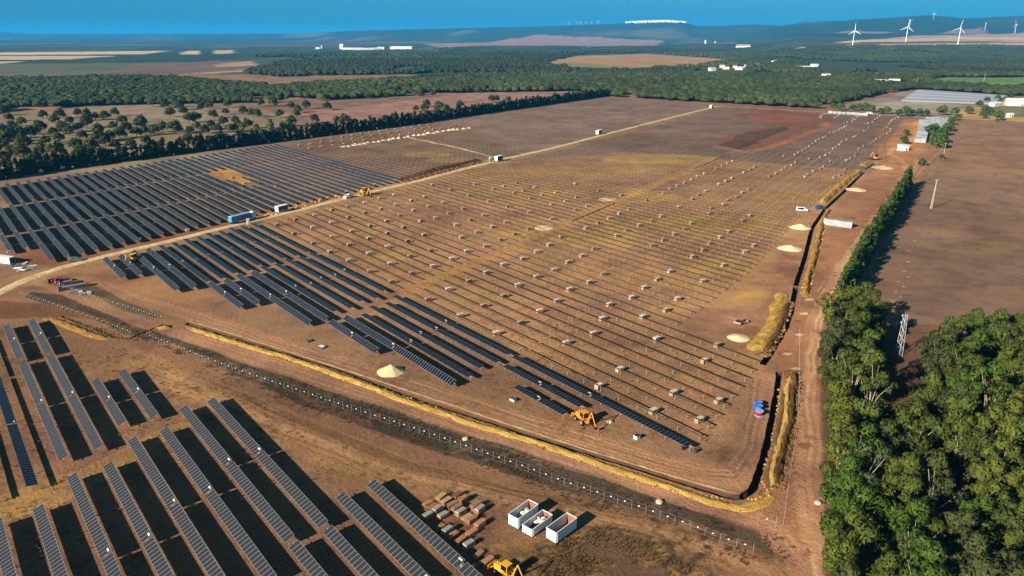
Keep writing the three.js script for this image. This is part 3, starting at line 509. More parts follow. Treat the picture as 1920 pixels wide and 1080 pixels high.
function tracker(s0, s1, t, tilt, fine, label, group, greyGlass) {
  const L = s1 - s0, [x, d] = fromST((s0 + s1) / 2, t), o = thing('solar_tracker', x, d, ROW_TURN, label, 'solar tracker', group);
  const g = greyGlass ? glassGrey : glass, frame = fine && tilt > 10 ? alloySunlit : alloy, wing = L / 2 - 0.3, n = Math.floor(wing / MOD);  // sun-tilted frames get a lighter alloy, their glare put into the colour
  for (const side of [-1, 1]) {
    if (fine) for (let i = 0; i < n; i++) { const p = mesh('solar_module', panelGeo(MOD - 0.02, tilt, 0.042), [frame, g], o); p.position.set(side * (0.3 + (i + 0.5) * MOD), AXLE, 0); p.rotation.x = (hash2(i * 7 + (side > 0 ? 3 : 0), Math.round(s0 + t * 13)) - 0.5) * 0.012; }
    else { const p = mesh('panel_table', panelGeo(n * MOD, tilt, 0.06), [frame, g], o); p.position.set(side * (0.3 + (n * MOD) / 2), AXLE, 0); }
  }
  mesh('torque_tube', cached('tube' + L.toFixed(1), () => new THREE.CylinderGeometry(0.075, 0.075, L, 8).rotateZ(Math.PI / 2)), steel, o).position.y = AXLE;
  const m = Math.max(2, Math.round(L / 7.2));
  for (let i = 0; i <= m; i++) mesh('post', postGeo, steel, o).position.x = -L / 2 + 0.8 + ((L - 1.6) * i) / m;
  mesh('drive_unit', driveGeo, steel, o).position.y = AXLE;
  if (fine) { const c = mesh('controller_panel', cached('ctl' + tilt, () => tiltOf(box(1, 0.05, 0.3, 1.1, 0.19, 0.62), tilt)), cream, o); c.position.y = AXLE; }
  return o;
}
// near block: rows counted from the left edge of the picture
const nearGroup = 'tracker rows of the nearest block';
{
  const lower = [[-8.7, 153.5], [-1.9, 153.5], [4.9, 153.5], [12.1, 161.8], [18.9, 161.8], [25.6, 169.9], [32.5, 169.9], [39.2, 178], [45.9, 178]];
  lower.forEach(([t, top], i) => {
    if (i > 0) tracker(top - 65.6, top, t, 22, true, `tilted grey solar tracker at the bottom left, ${ordinal(i)} row from the left edge`, nearGroup, true);
    if (i > 6) tracker(top - 132, top - 66.4, t, 22, true, `grey solar tracker cut by the bottom edge, below the ${ordinal(i)} bottom row`, nearGroup, true);
  });
  tracker(54.2, 120.2, 52.6, 22, true, 'tilted grey solar tracker second row left of the wooden pallet stacks', nearGroup, true);
  tracker(54.2, 120.2, 59.6, 22, true, 'tilted grey solar tracker right beside the wooden pallet stacks', nearGroup, true);
  tracker(169.2, 235.8, 12, 22, true, 'long grey tilted solar tracker, left of the two tall rows beyond the near corridor', nearGroup, true);
  tracker(169.2, 235.8, 18.9, 22, true, 'long grey tilted solar tracker, right of the two tall rows beyond the near corridor', nearGroup, true);
  tracker(236.9, 270.6, 12, 22, true, 'short grey tilted solar tracker at the far end of the left tall row', nearGroup, true);
  tracker(236.9, 270.6, 18.9, 22, true, 'short grey tilted solar tracker at the far end of the right tall row', nearGroup, true);
  tracker(177.4, 210, 25.6, 22, true, 'short grey tilted solar tracker, left one of the stepped pair at mid left', nearGroup, true);
  tracker(177.4, 210.4, 32.5, 22, true, 'short grey tilted solar tracker, right one of the stepped pair at mid left', nearGroup, true);
  tracker(161.8, 227.6, 5.1, -10, true, 'dark blue solar tracker turned away from the sun at the left edge', nearGroup);
  tracker(228.6, 262, 5.1, -10, true, 'short dark blue solar tracker turned away from the sun, farther up the left edge', nearGroup);
  tracker(161.8, 227.6, -1.7, -10, true, 'solar tracker turned away from the sun, mostly beyond the left edge', nearGroup);
}
// middle block, in front of the access road; rows counted from the left
const PITCH_T = 5.8, T0 = 53;
{
  const grp = 'tracker rows of the middle block';
  const rows = [[[299.6, 333.2, 28]], [[299.2, 333.6, 28]], [[270.8, 337.6, 31]], [[270.6, 336.8, 31]],
    [[273.4, 340.2, 0], [239.5, 272.6, 33]], [[273.8, 340.4, 0], [239.3, 272.8, 33]],
    [[277, 344, 0], [210.6, 275.8, 33]], [[277.2, 343.8, 0], [210.4, 276, 33], [177.2, 208.8, 33]],
    [[282, 348, 2], [215, 281, 2], [145.6, 209.4, 33]], [[282, 347.8, 1], [214, 281, 1], [146, 208.4, 2]],
    [[285.5, 351.4, 0], [218, 284.6, 0], [149.4, 212.4, 1], [115.4, 134.8, 1]], [[285, 351.3, 0], [218, 284, 0], [148.9, 212.6, 1], [115, 147.4, 1]],
    [[288, 353, 0], [222.6, 287, 0], [151.6, 216.4, 0], [86.2, 150.6, 0]]];
  const part = ['road end segment', 'second segment from road', 'third segment from road', 'nearest segment'];
  rows.forEach((r, k) => r.forEach(([a, b, tilt], i) => tracker(a, b, T0 + k * PITCH_T - (k > 7 ? 0.3 : 0), tilt, i > 0 || k < 5, `${tilt > 20 ? 'tilted' : 'flat'} dark blue solar tracker, middle block, ${ordinal(k + 1)} row from left, ${r.length === 1 ? 'only segment' : part[i]}`, grp)));
}
// left field beyond the access road
{
  const grp = 'tracker rows of the left field', seg = ['beside the access road', 'in the middle of the row', 'at the windbreak end'];
  for (let k = 0; k < 38; k++) {
    const t = 24.2 + k * PITCH_T, sh = 0.31 * (t - 35.7) + (k % 2 ? 0.6 : -0.4), tilt = k < 12 ? 26 : k < 25 ? Math.round(26 - (k - 11) * 1.5) : 6;
    const list = k < 2 ? [[372.4, 408.6]] : [[343.4, 409.4]];
    list.push([411.3, 478.6]);
    if (t > 30) list.push([482, 547.5]);
    list.forEach(([a, b], i) => {
      const [x, d] = fromST((a + b) / 2 + sh, t), hole = k >= 22 && k <= 24 && i === 1;
      if (hole) { if (k !== 23) tracker(a + sh, a + sh + 30, t, tilt, false, `half solar tracker next to the bare golden patch, left field, ${ordinal(k + 1)} row`, grp, true); return; }
      tracker(a + sh, b + sh, t, tilt, false, `grey blue solar tracker, left field, ${ordinal(k + 1)} row from left, ${seg[i]}`, grp, k < 20);
      void x; void d;
    });
  }
}
// bare tracker frames: tube on posts, waiting for modules
{
  const S_LOW = [[127, 85], [130, 85.7], [153, 93.2], [171, 101], [178, 109], [180, 137], [245, 155.4], [281, 168.6], [357, 198], [438, 224.6], [528, 233], [652, 292.6], [855, 370], [900, 385]];
  const bowl = plan([[1345, 262], [1400, 245], [1470, 215], [1575, 214], [1560, 238], [1450, 284], [1380, 290], [1340, 280]]);
  const frames = [];
  for (let k = 0; k < 129; k++) {
    const t = 127.9 + k * PITCH_T, sh = 0.33 * (t - 122), low = lineAt(S_LOW, t) + (k % 2 ? 0.3 : -0.3);
    [[86.2, 150.6], [151.5, 216.4], [222.6, 287], [288, 352.6]].forEach(([a, b], i) => {
      let s0 = a + sh, s1 = b + sh; if (s1 - low < 12) return; s0 = Math.max(s0, low);
      frames.push({ s0, s1, t, label: `bare steel tracker frame, ${ordinal(k + 1)} row right of panels, ${ordinal(4 - i)} segment from access road`, far: false });
    });
  }
  for (let k = 0; k < 103; k++) {
    const t = 24.2 + (38 + k) * PITCH_T, sh = 0.31 * (t - 35.7);
    [[346, 409.4], [411.3, 478.6], [482, 547.5]].forEach(([a, b], i) => frames.push({ s0: a + sh, s1: b + sh, t, label: `bare steel tracker frame behind access road, ${ordinal(k + 1)} row past panels, ${ordinal(i + 1)} segment`, far: true }));
  }
  const keep = frames.map((f) => { const [x, d] = fromST((f.s0 + f.s1) / 2, f.t); return { ...f, x, d }; }).filter((f) => !inside(f.x, f.d, bowl) && f.d < 1100).sort((a, b) => Math.hypot(a.x, a.d) - Math.hypot(b.x, b.d));
  const grp = 'bare tracker frames of the unfinished field', rest = [];
  const stake = new THREE.BoxGeometry(0.13, AXLE - 0.05, 0.1).translate(0, (AXLE - 0.05) / 2, 0), stakeTall = new THREE.BoxGeometry(0.14, 1.75, 0.12).translate(0, 0.87, 0);
  keep.forEach((f, n) => {
    const L = f.s1 - f.s0, m = Math.max(2, Math.round(L / 6.6));
    if (n < 300) {
      const o = thing('bare_tracker', f.x, f.d, ROW_TURN, f.label, 'tracker frame', grp);
      mesh('torque_tube', cached('bt' + L.toFixed(1), () => new THREE.BoxGeometry(L, 0.22, 0.17)), shadedTubeSteel, o).position.y = AXLE - 0.05;  // tube colour darkened to stand in for its shadow line
      for (let i = 0; i <= m; i++) { const p = mesh('post', i === m >> 1 ? stakeTall : stake, steel, o); p.position.x = -L / 2 + 0.4 + ((L - 0.8) * i) / m; }
    } else rest.push([f, L, m]);
  });
  // the far frames read as one fine texture of stakes and tubes
  const list = [];
  for (const [f, L, m] of rest) { const M = new THREE.Matrix4().makeRotationY(ROW_TURN).setPosition(f.x, 0, -f.d); const tube = f.far && f.t > 330 ? 0 : 1; for (let i = 0; i <= m; i++) list.push(M.clone().multiply(new THREE.Matrix4().makeTranslation(-L / 2 + 0.4 + ((L - 0.8) * i) / m, 0.72, 0)).multiply(new THREE.Matrix4().makeScale(0.13, 1.45, 0.11))); if (tube) list.push(M.clone().multiply(new THREE.Matrix4().makeTranslation(0, AXLE - 0.05, 0)).multiply(new THREE.Matrix4().makeScale(L, 0.2, 0.16))); }
  const im = new THREE.InstancedMesh(new THREE.BoxGeometry(1, 1, 1), shadedTubeSteel, list.length); list.forEach((q, i) => im.setMatrixAt(i, q)); im.name = 'distant_tracker_frames'; im.userData.kind = 'stuff'; im.castShadow = im.receiveShadow = true; scene.add(im);
}
// cartons of modules set out along every second row
{
  const spots = [];
  const put = (list, ox, oy) => list.forEach(([a, b]) => spots.push(ground(ox + a / 6, oy + b / 6, 0.3)));
  put([[120, 375], [310, 475], [525, 585], [715, 680], [925, 780], [1165, 900], [1405, 1020], [330, 315], [520, 405], [740, 510], [930, 600], [1150, 700], [1390, 815], [1635, 920], [545, 265], [730, 350], [960, 450], [1150, 530], [1360, 625], [1615, 730], [1870, 845], [740, 210], [925, 292], [1165, 388], [1360, 470], [1585, 560], [1845, 665], [920, 168], [1110, 242], [1350, 335], [1545, 405], [1770, 490], [1105, 125], [1290, 195], [1500, 270], [1735, 333], [1275, 75], [1460, 148], [1655, 213], [1900, 300], [1440, 35], [1630, 102], [1820, 168], [1785, 60]], 500, 360);
  put([[70, 42], [275, 103], [475, 163], [700, 228], [910, 288], [1155, 350], [1410, 425], [190, 245], [110, 420], [250, 365], [415, 315], [545, 35], [755, 90], [990, 133], [1170, 197], [1410, 262], [1680, 325], [870, 55], [1090, 108], [1300, 158], [1565, 225], [1805, 282], [1015, 22], [1215, 70], [1455, 128], [1685, 183], [1675, 33], [330, 498], [490, 442], [640, 387], [390, 638], [565, 578], [740, 520], [890, 465], [285, 880], [450, 795], [660, 738], [830, 665], [990, 602], [1145, 543], [860, 945], [670, 1035], [1080, 880], [1235, 800], [1375, 722], [1515, 633], [1745, 845], [1885, 765], [1590, 918], [1435, 1005], [1790, 530]], 800, 340);
  put([[795, 192], [595, 290], [365, 385], [135, 497], [1560, 165], [1355, 242], [1145, 337], [985, 460], [760, 570], [500, 680], [905, 880], [1175, 760], [1390, 630], [1585, 515], [1725, 385], [1690, 990]], 780, 480);
  put([[135, 345], [390, 400], [475, 558], [365, 605], [250, 660], [125, 712], [670, 460], [865, 378], [935, 333], [1015, 297], [1100, 262], [1180, 227], [1245, 192], [1325, 158], [1460, 100], [1525, 65], [1585, 38], [1645, 15], [445, 795], [335, 858], [590, 740], [735, 690], [835, 638], [1035, 535], [1190, 445], [1258, 397], [1340, 357], [1490, 277], [1565, 243], [1635, 210], [1770, 147], [1835, 110], [1885, 80], [735, 970], [860, 905], [985, 840], [1105, 780], [1175, 718], [1380, 608], [1400, 547], [1540, 508], [1590, 460], [1690, 420], [1750, 375], [1825, 337], [1310, 1020], [1385, 945], [1500, 877], [1600, 812], [1755, 690], [1835, 633], [1775, 1042], [1880, 970]], 1100, 300);
  put([[305, 332], [145, 425], [1055, 303], [910, 393], [765, 487], [625, 597], [375, 677], [295, 835], [195, 1003], [1310, 137], [1655, 232], [1425, 412], [1140, 612], [1010, 740], [750, 815], [905, 1065]], 1080, 460);
  put([[1095, 520], [1330, 330], [1710, 800]], 940, 640);
  put([[495, 115], [1000, 205], [280, 315], [785, 420]], 1180, 720);
  put([[265, 535], [120, 715]], 1300, 560);
  put([[305, 785], [345, 760], [390, 735], [435, 712], [465, 690], [505, 660], [540, 630], [580, 608], [620, 592], [650, 575], [695, 533], [745, 530], [770, 515], [800, 502], [835, 488], [865, 470], [890, 455], [860, 435], [893, 415], [955, 378], [950, 405], [980, 390], [1000, 362], [1030, 348], [1055, 335], [585, 815], [650, 790], [700, 762], [735, 717], [770, 698], [805, 672], [832, 638], [885, 618], [965, 585], [990, 572], [1018, 545], [1080, 515], [1130, 480], [1090, 433], [1125, 432], [1180, 412], [1205, 385], [1235, 365], [1262, 350], [885, 850], [930, 825], [980, 800], [990, 770], [1018, 722], [1075, 690], [1145, 660], [1165, 650], [1190, 630], [1220, 608], [1265, 580], [1300, 555], [1340, 545], [1375, 525], [1380, 495], [1300, 458], [1328, 447], [1360, 435], [1380, 410], [1400, 392], [1430, 378], [1465, 362], [1340, 475], [585, 357], [605, 345], [635, 328], [660, 320], [685, 310], [750, 367], [775, 350], [800, 340], [832, 322], [600, 368], [180, 798], [465, 832], [700, 860], [310, 875], [268, 903], [200, 932], [160, 960], [90, 995], [15, 1027], [625, 915], [590, 942], [510, 970], [455, 1008], [420, 1035], [870, 950], [850, 980], [805, 1015], [740, 1045]], 1440, 160);
  put([[20, 402], [150, 388], [270, 370], [375, 355], [490, 342], [600, 325], [705, 310], [800, 295], [910, 280], [1000, 265], [1095, 255], [1190, 240], [1280, 228], [1365, 215], [1455, 205], [10, 440], [130, 428], [255, 408], [375, 395], [495, 380], [610, 362], [720, 345], [825, 327], [925, 312], [1025, 298], [1125, 285], [1310, 260], [1400, 247], [1480, 235], [125, 475], [255, 455], [385, 440], [510, 422], [620, 405], [735, 385], [845, 370], [955, 350], [1050, 338], [1145, 320], [1250, 305], [1345, 292], [1430, 280], [1515, 262], [1600, 250], [1700, 238]], 560, 200);
  put([[825, 565], [960, 625]], 300, 240);
  const kept = []; for (const p of spots) if (!kept.some((q) => Math.hypot(p[0] - q[0], p[1] - q[1]) < 3)) kept.push(p);
  kept.sort((a, b) => Math.hypot(...a) - Math.hypot(...b));
  reseed(51);
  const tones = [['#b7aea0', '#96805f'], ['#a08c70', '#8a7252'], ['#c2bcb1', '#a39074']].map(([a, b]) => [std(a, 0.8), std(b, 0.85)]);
  const timber = std('#a3835c', 0.9);
  const body = rbox(1.2, 1.12, 2.2, 0, 0.72, 0, 0.03), lidG = box(1.24, 0.1, 2.24, 0, 1.3, 0), palG = merge([box(1.15, 0.03, 2.1, 0, 0.14, 0), ...[-0.5, 0, 0.5].map((z) => box(0.1, 0.12, 2.1, z, 0.065, 0))]);
  const rest = [];
  const rowOf = (p) => { const [s, t] = toST(...p); return (s > 350 + 0.33 * (t - 122) ? 'behind the access road, ' : '') + ordinal(Math.max(1, Math.round((t - 130.6) / 11.6) + 1)) + ' carton row'; };
  const ranks = new Map(); [...kept].sort((a, b) => toST(...b)[0] - toST(...a)[0]).forEach((p) => { const r = rowOf(p); ranks.set(r, [...(ranks.get(r) ?? []), p]); });
  kept.forEach((p, i) => {
    const turn = ROW_TURN + rr(-0.12, 0.12), [top, side] = tones[Math.floor(rnd() * 3)];
    if (i < 300) {
      const o = thing('module_carton', p[0], p[1], turn, `carton on wooden pallet, ${rowOf(p)}, ${ordinal(ranks.get(rowOf(p)).indexOf(p) + 1)} from the far end`, 'carton', 'cartons set out along the bare rows');
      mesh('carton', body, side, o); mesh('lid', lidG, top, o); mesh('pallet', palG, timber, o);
    } else rest.push(new THREE.Matrix4().makeRotationY(turn).setPosition(p[0], 0, -p[1]));
  });
  if (rest.length) { const im = new THREE.InstancedMesh(merge([body.clone(), lidG.clone()]), tones[0][0], rest.length); rest.forEach((q, i) => im.setMatrixAt(i, q)); im.name = 'distant_module_cartons'; im.userData.kind = 'stuff'; im.castShadow = im.receiveShadow = true; scene.add(im); }
}

// ---------------------------------------------------------------- trees
// a crown is many small leaf sprays spread through clumps
function leafCrown(clumps, perClump, size, shadeVar = 0.35) {
  const P = [], N = [], C = [], v = new THREE.Vector3(), n = new THREE.Vector3(), a = new THREE.Vector3(), b = new THREE.Vector3();
  for (const { c, r, tint = 1 } of clumps) {
    const cnt = Math.round(perClump * (r[0] * r[1]) / 2.4);
    for (let i = 0; i < cnt; i++) {
      const z = rr(-1, 1), th = rr(0, 6.283), q = Math.sqrt(1 - z * z), rad = 0.62 + 0.42 * Math.pow(rnd(), 0.7);
      n.set(q * Math.cos(th), z, q * Math.sin(th)); if (n.y < -0.55 && rnd() < 0.6) continue;
      v.set(c[0] + n.x * r[0] * rad, c[1] + n.y * r[1] * rad, c[2] + n.z * r[2] * rad);
      const lean = n.clone().add(new THREE.Vector3(rr(-0.7, 0.7), rr(-0.3, 0.9), rr(-0.7, 0.7))).normalize();
      a.set(rr(-1, 1), rr(-1, 0.4), rr(-1, 1)).cross(lean).normalize(); b.copy(lean).cross(a);
      const s = size * rr(0.6, 1.35), w = s * rr(0.35, 0.6), k = tint * rr(1 - shadeVar, 1 + shadeVar), warm = rr(-0.08, 0.1);
      const quad = [[-s, 0], [0, -w], [s * 1.05, 0.1 * w], [0, w]].map(([p, q2]) => [v.x + a.x * p + b.x * q2, v.y + a.y * p + b.y * q2 - Math.abs(p) * 0.12, v.z + a.z * p + b.z * q2]);
      n.multiplyScalar(0.75).addScaledVector(lean, 0.45).normalize();
      for (const e of [0, 1, 2, 0, 2, 3]) { P.push(...quad[e]); N.push(n.x, n.y, n.z); C.push(k * (1 + warm), k, k * (1 - warm)); }
    }
  }
  const g = new THREE.BufferGeometry(); g.setAttribute('position', new THREE.Float32BufferAttribute(P, 3)); g.setAttribute('normal', new THREE.Float32BufferAttribute(N, 3)); g.setAttribute('color', new THREE.Float32BufferAttribute(C, 3)); return g;
}
const leaf = (r, g, b) => new THREE.MeshPhysicalMaterial({ color: new THREE.Color().setRGB(r, g, b), vertexColors: true, roughness: 0.9, specularIntensity: 0.15, side: THREE.DoubleSide });
const barkPale = std('#9c8e78', 0.9, 0, { bumpMap: tiled(grain, 1, 1), bumpScale: 0.02 }), barkDark = std('#5d4b3a', 1);
const limb = (pts, r0, r1) => pts.slice(1).map((p, i) => bar(pts[i], p, lerp(r0, r1, i / (pts.length - 1)), 7, lerp(r0, r1, (i + 1) / (pts.length - 1))));
reseed(101);
function gumTree(h, spread, nl, open) {
  const T = [], clumps = [], fork = h * rr(0.16, 0.28);
  T.push(...limb([[0, -0.2, 0], [rr(-0.2, 0.2), fork * 0.5, rr(-0.2, 0.2)], [0.2, fork, 0.1]], 0.22, 0.17));
  for (let i = 0; i < nl; i++) {
    const a = (i / nl) * 6.283 + rr(-0.4, 0.4), up = rr(0.55, 1) * h, out = spread * rr(0.35, 1) * (1.15 - up / h * 0.45), e = [Math.cos(a) * out, up - 1, Math.sin(a) * out], m = [e[0] * 0.42 + rr(-0.3, 0.3), lerp(fork, e[1], 0.55), e[2] * 0.42 + rr(-0.3, 0.3)];
    T.push(...limb([[0.2, fork, 0.1], m, e], 0.11, 0.03));
    for (let k = 0; k < (open ? 2 : 3); k++) { const r = rr(0.9, 1.75) * (open ? 0.85 : 1); clumps.push({ c: [lerp(m[0], e[0], rr(0.5, 1.25)) + rr(-1, 1), lerp(m[1], e[1], rr(0.35, 1.12)) + rr(-0.4, 0.8), lerp(m[2], e[2], rr(0.5, 1.25)) + rr(-1, 1)], r: [r, r * rr(0.65, 0.95), r], tint: rr(0.72, 1.3) }); }
  }
  if (!open) for (let i = 0; i < 9; i++) { const a = i * 2.4 + rr(-0.3, 0.3), o = spread * rr(0.25, 0.75), r = rr(1, 1.7); clumps.push({ c: [Math.cos(a) * o, h * rr(0.14, 0.5), Math.sin(a) * o], r: [r, r * 0.8, r], tint: rr(0.65, 1.1) }); }
  clumps.push({ c: [0.3, h - 0.6, 0.2], r: [1.5, 1.5, 1.5], tint: 1.1 });
  return { trunk: merge(T), crown: leafCrown(clumps, open ? 170 : 215, 0.35) };
}
const gums = [gumTree(13, 4.2, 7), gumTree(15.5, 4.6, 8), gumTree(10.5, 3.6, 6), gumTree(16, 5, 7, true), gumTree(8, 3, 5), gumTree(12, 4.8, 8)];
const gumLeaves = [leaf(0.047, 0.062, 0.011), leaf(0.058, 0.076, 0.012), leaf(0.044, 0.054, 0.016), leaf(0.074, 0.084, 0.013), leaf(0.042, 0.074, 0.01)];
function tree(name, v, leafMat, bark, x, d, turn, sc, label, group, sy = sc) {
  const o = thing(name, x, d, turn, label, 'tree', group); o.scale.set(sc, sy, sc);
  mesh('trunk', v.trunk, bark, o); mesh('crown', v.crown, leafMat, o); return o;
}
// the gum grove at the lower right
{
  reseed(111);
  const zone = plan([[1556, 612], [1610, 606], [1650, 640], [1664, 690], [1700, 745], [1748, 715], [1770, 672], [1975, 664], [2250, 780], [2250, 1330], [1572, 1330], [1568, 1000], [1560, 800]]);
  const clear = [ell(1738, 880, 30, 74), ell(1776, 985, 42, 78), ell(1636, 1015, 36, 44), ell(1682, 735, 62, 95), ell(1735, 660, 30, 40), ell(1700, 1000, 22, 40)].map((e) => plan(e));
  const set = [];
  const tryAt = (x, d, gap) => { if (!inside(x, d, zone) || clear.some((c) => inside(x, d, c)) || set.some((q) => Math.hypot(q[0] - x, q[1] - d) < gap)) return false; set.push([x, d]); return true; };
  const xs = zone.map((q) => q[0]), ds = zone.map((q) => q[1]);
  for (let i = 0; i < 9000 && set.length < 250; i++) { const x = rr(Math.min(...xs), Math.max(...xs)), d = rr(Math.min(...ds), Math.max(...ds)); tryAt(x, d, 5.3); }
  const looks = ['dark green', 'bright green', 'grey green', 'yellow green', 'fresh green'], sizes = ['medium', 'tall', 'middling', 'open crowned tall', 'small', 'broad'];
  const rowsD = set.filter(([x, d]) => { const [px, py] = seen(x, d, 8); return px < 1990 && py < 1150; });
  rowsD.sort((a, b) => b[1] - a[1]);
  rowsD.forEach(([x, d], i) => {
    const v = Math.floor(rnd() * 6), m = Math.floor(rnd() * 5), px = seen(x, d, 8)[0];
    const bands = ['beside the pylon clearing', 'in the upper grove', 'in the central grove', 'at the bottom'], bandOf = (q) => (q[1] > 175 ? 0 : q[1] > 140 ? 1 : q[1] > 112 ? 2 : 3), bd = bandOf([x, d]);
    const rank = rowsD.filter((q) => bandOf(q) === bd && seen(...q, 8)[0] < px).length + 1;
    tree('gum_tree', gums[v], gumLeaves[m], barkPale, x, d, rr(0, 6.28), rr(0.9, 1.3), `${sizes[v]} ${looks[m]} gum tree ${bands[bd]}, ${ordinal(rank)} from the left`, 'gum trees of the lower right grove');
  });
  // two old pale-limbed gums that stand out
  const big = gumTree(15, 6.2, 9, true);
  tree('gum_tree', big, leaf(0.055, 0.07, 0.028), barkPale, ...ground(1599, 968), 1.2, 1.05, 'large thin crowned gum tree with pale forked limbs beside the dirt track', 'gum trees of the lower right grove');
  tree('gum_tree', big, leaf(0.07, 0.088, 0.03), barkPale, ...ground(1872, 705), 3.4, 1, 'large thin crowned gum tree with pale forked limbs at the upper right of the grove', 'gum trees of the lower right grove');
}
// dense bushes and hedges
function bush(h, w, n, per, size, cone) { const c = []; for (let i = 0; i < n; i++) { const y = Math.pow(rnd(), 0.8) * h * 0.9 + 0.4, k = cone ? (1 - y / (h * 1.15)) : Math.sqrt(Math.max(0.1, 1 - Math.pow((y - h * 0.5) / (h * 0.55), 2))), a = rr(0, 6.283), o = w * k * rr(0.2, 0.7), r = w * rr(0.32, 0.5) * (cone ? 0.5 + 0.6 * k : 1); c.push({ c: [Math.cos(a) * o, y, Math.sin(a) * o], r: [r, r * rr(0.8, 1.2), r], tint: rr(0.75, 1.25) }); } return { trunk: merge(limb([[0, -0.2, 0], [0, h * 0.8, 0]], 0.16, 0.05)), crown: leafCrown(c, per, size) }; }
reseed(121);
const hedgeTrees = [bush(9, 2.5, 20, 60, 0.5, true), bush(10, 2.3, 22, 60, 0.5, true), bush(8, 2.8, 18, 60, 0.5, false)];
{
  const line = along(plan([[1702, 350], [1676, 395], [1640, 452], [1606, 512], [1578, 566]]), 2.9), mats = [leaf(0.045, 0.08, 0.014), leaf(0.058, 0.094, 0.015), leaf(0.04, 0.068, 0.016)];
  line.forEach(([x, d], i) => tree('hedge_tree', hedgeTrees[i % 3], mats[Math.floor(rnd() * 3)], barkDark, x + rr(-0.9, 0.9), d, rr(0, 6.28), rr(1.05, 1.5), `dense green hedge tree, ${ordinal(i + 1)} from the far end of the hedge beside the empty field`, 'trees of the right hand hedge'));
}
// the windbreak behind the left field
reseed(131);
{
  const belts = [bush(10.5, 3.6, 18, 44, 0.8, true), bush(9, 4, 19, 44, 0.8, false), bush(12, 3.4, 19, 44, 0.8, true)], mats = [leaf(0.022, 0.034, 0.013), leaf(0.026, 0.038, 0.014), leaf(0.03, 0.044, 0.014)];
  const line = along(plan([[-60, 345], [0, 336], [100, 320], [317, 291], [470, 272], [620, 253], [760, 235], [880, 217], [1000, 200], [1140, 180]]), 2.85);
  line.forEach(([x, d], i) => { if (fbm(i * 0.05, 4.4) < 0.18) return; tree('windbreak_tree', belts[Math.floor(rnd() * 3)], mats[Math.floor(rnd() * 3)], barkDark, x + rr(-1.6, 1.6), d + rr(-1, 3), rr(0, 6.28), rr(0.85, 1.3), `dark windbreak tree, ${ordinal(i + 1)} from the left end of the belt`, 'trees of the dark windbreak'); });
  const pop = [bush(14, 4.2, 22, 26, 0.8, false), bush(12, 3.8, 20, 26, 0.8, false)], pm = leaf(0.09, 0.1, 0.035);
  for (const [i, [px, py]] of [[455, 262], [482, 258], [508, 253], [530, 250]].entries()) tree('poplar_tree', pop[i % 2], pm, barkDark, ...ground(px, py), i, rr(0.9, 1.1), `pale yellow green poplar, ${ordinal(i + 1)} from the left of the four behind the windbreak`, 'pale poplars behind the windbreak');
}
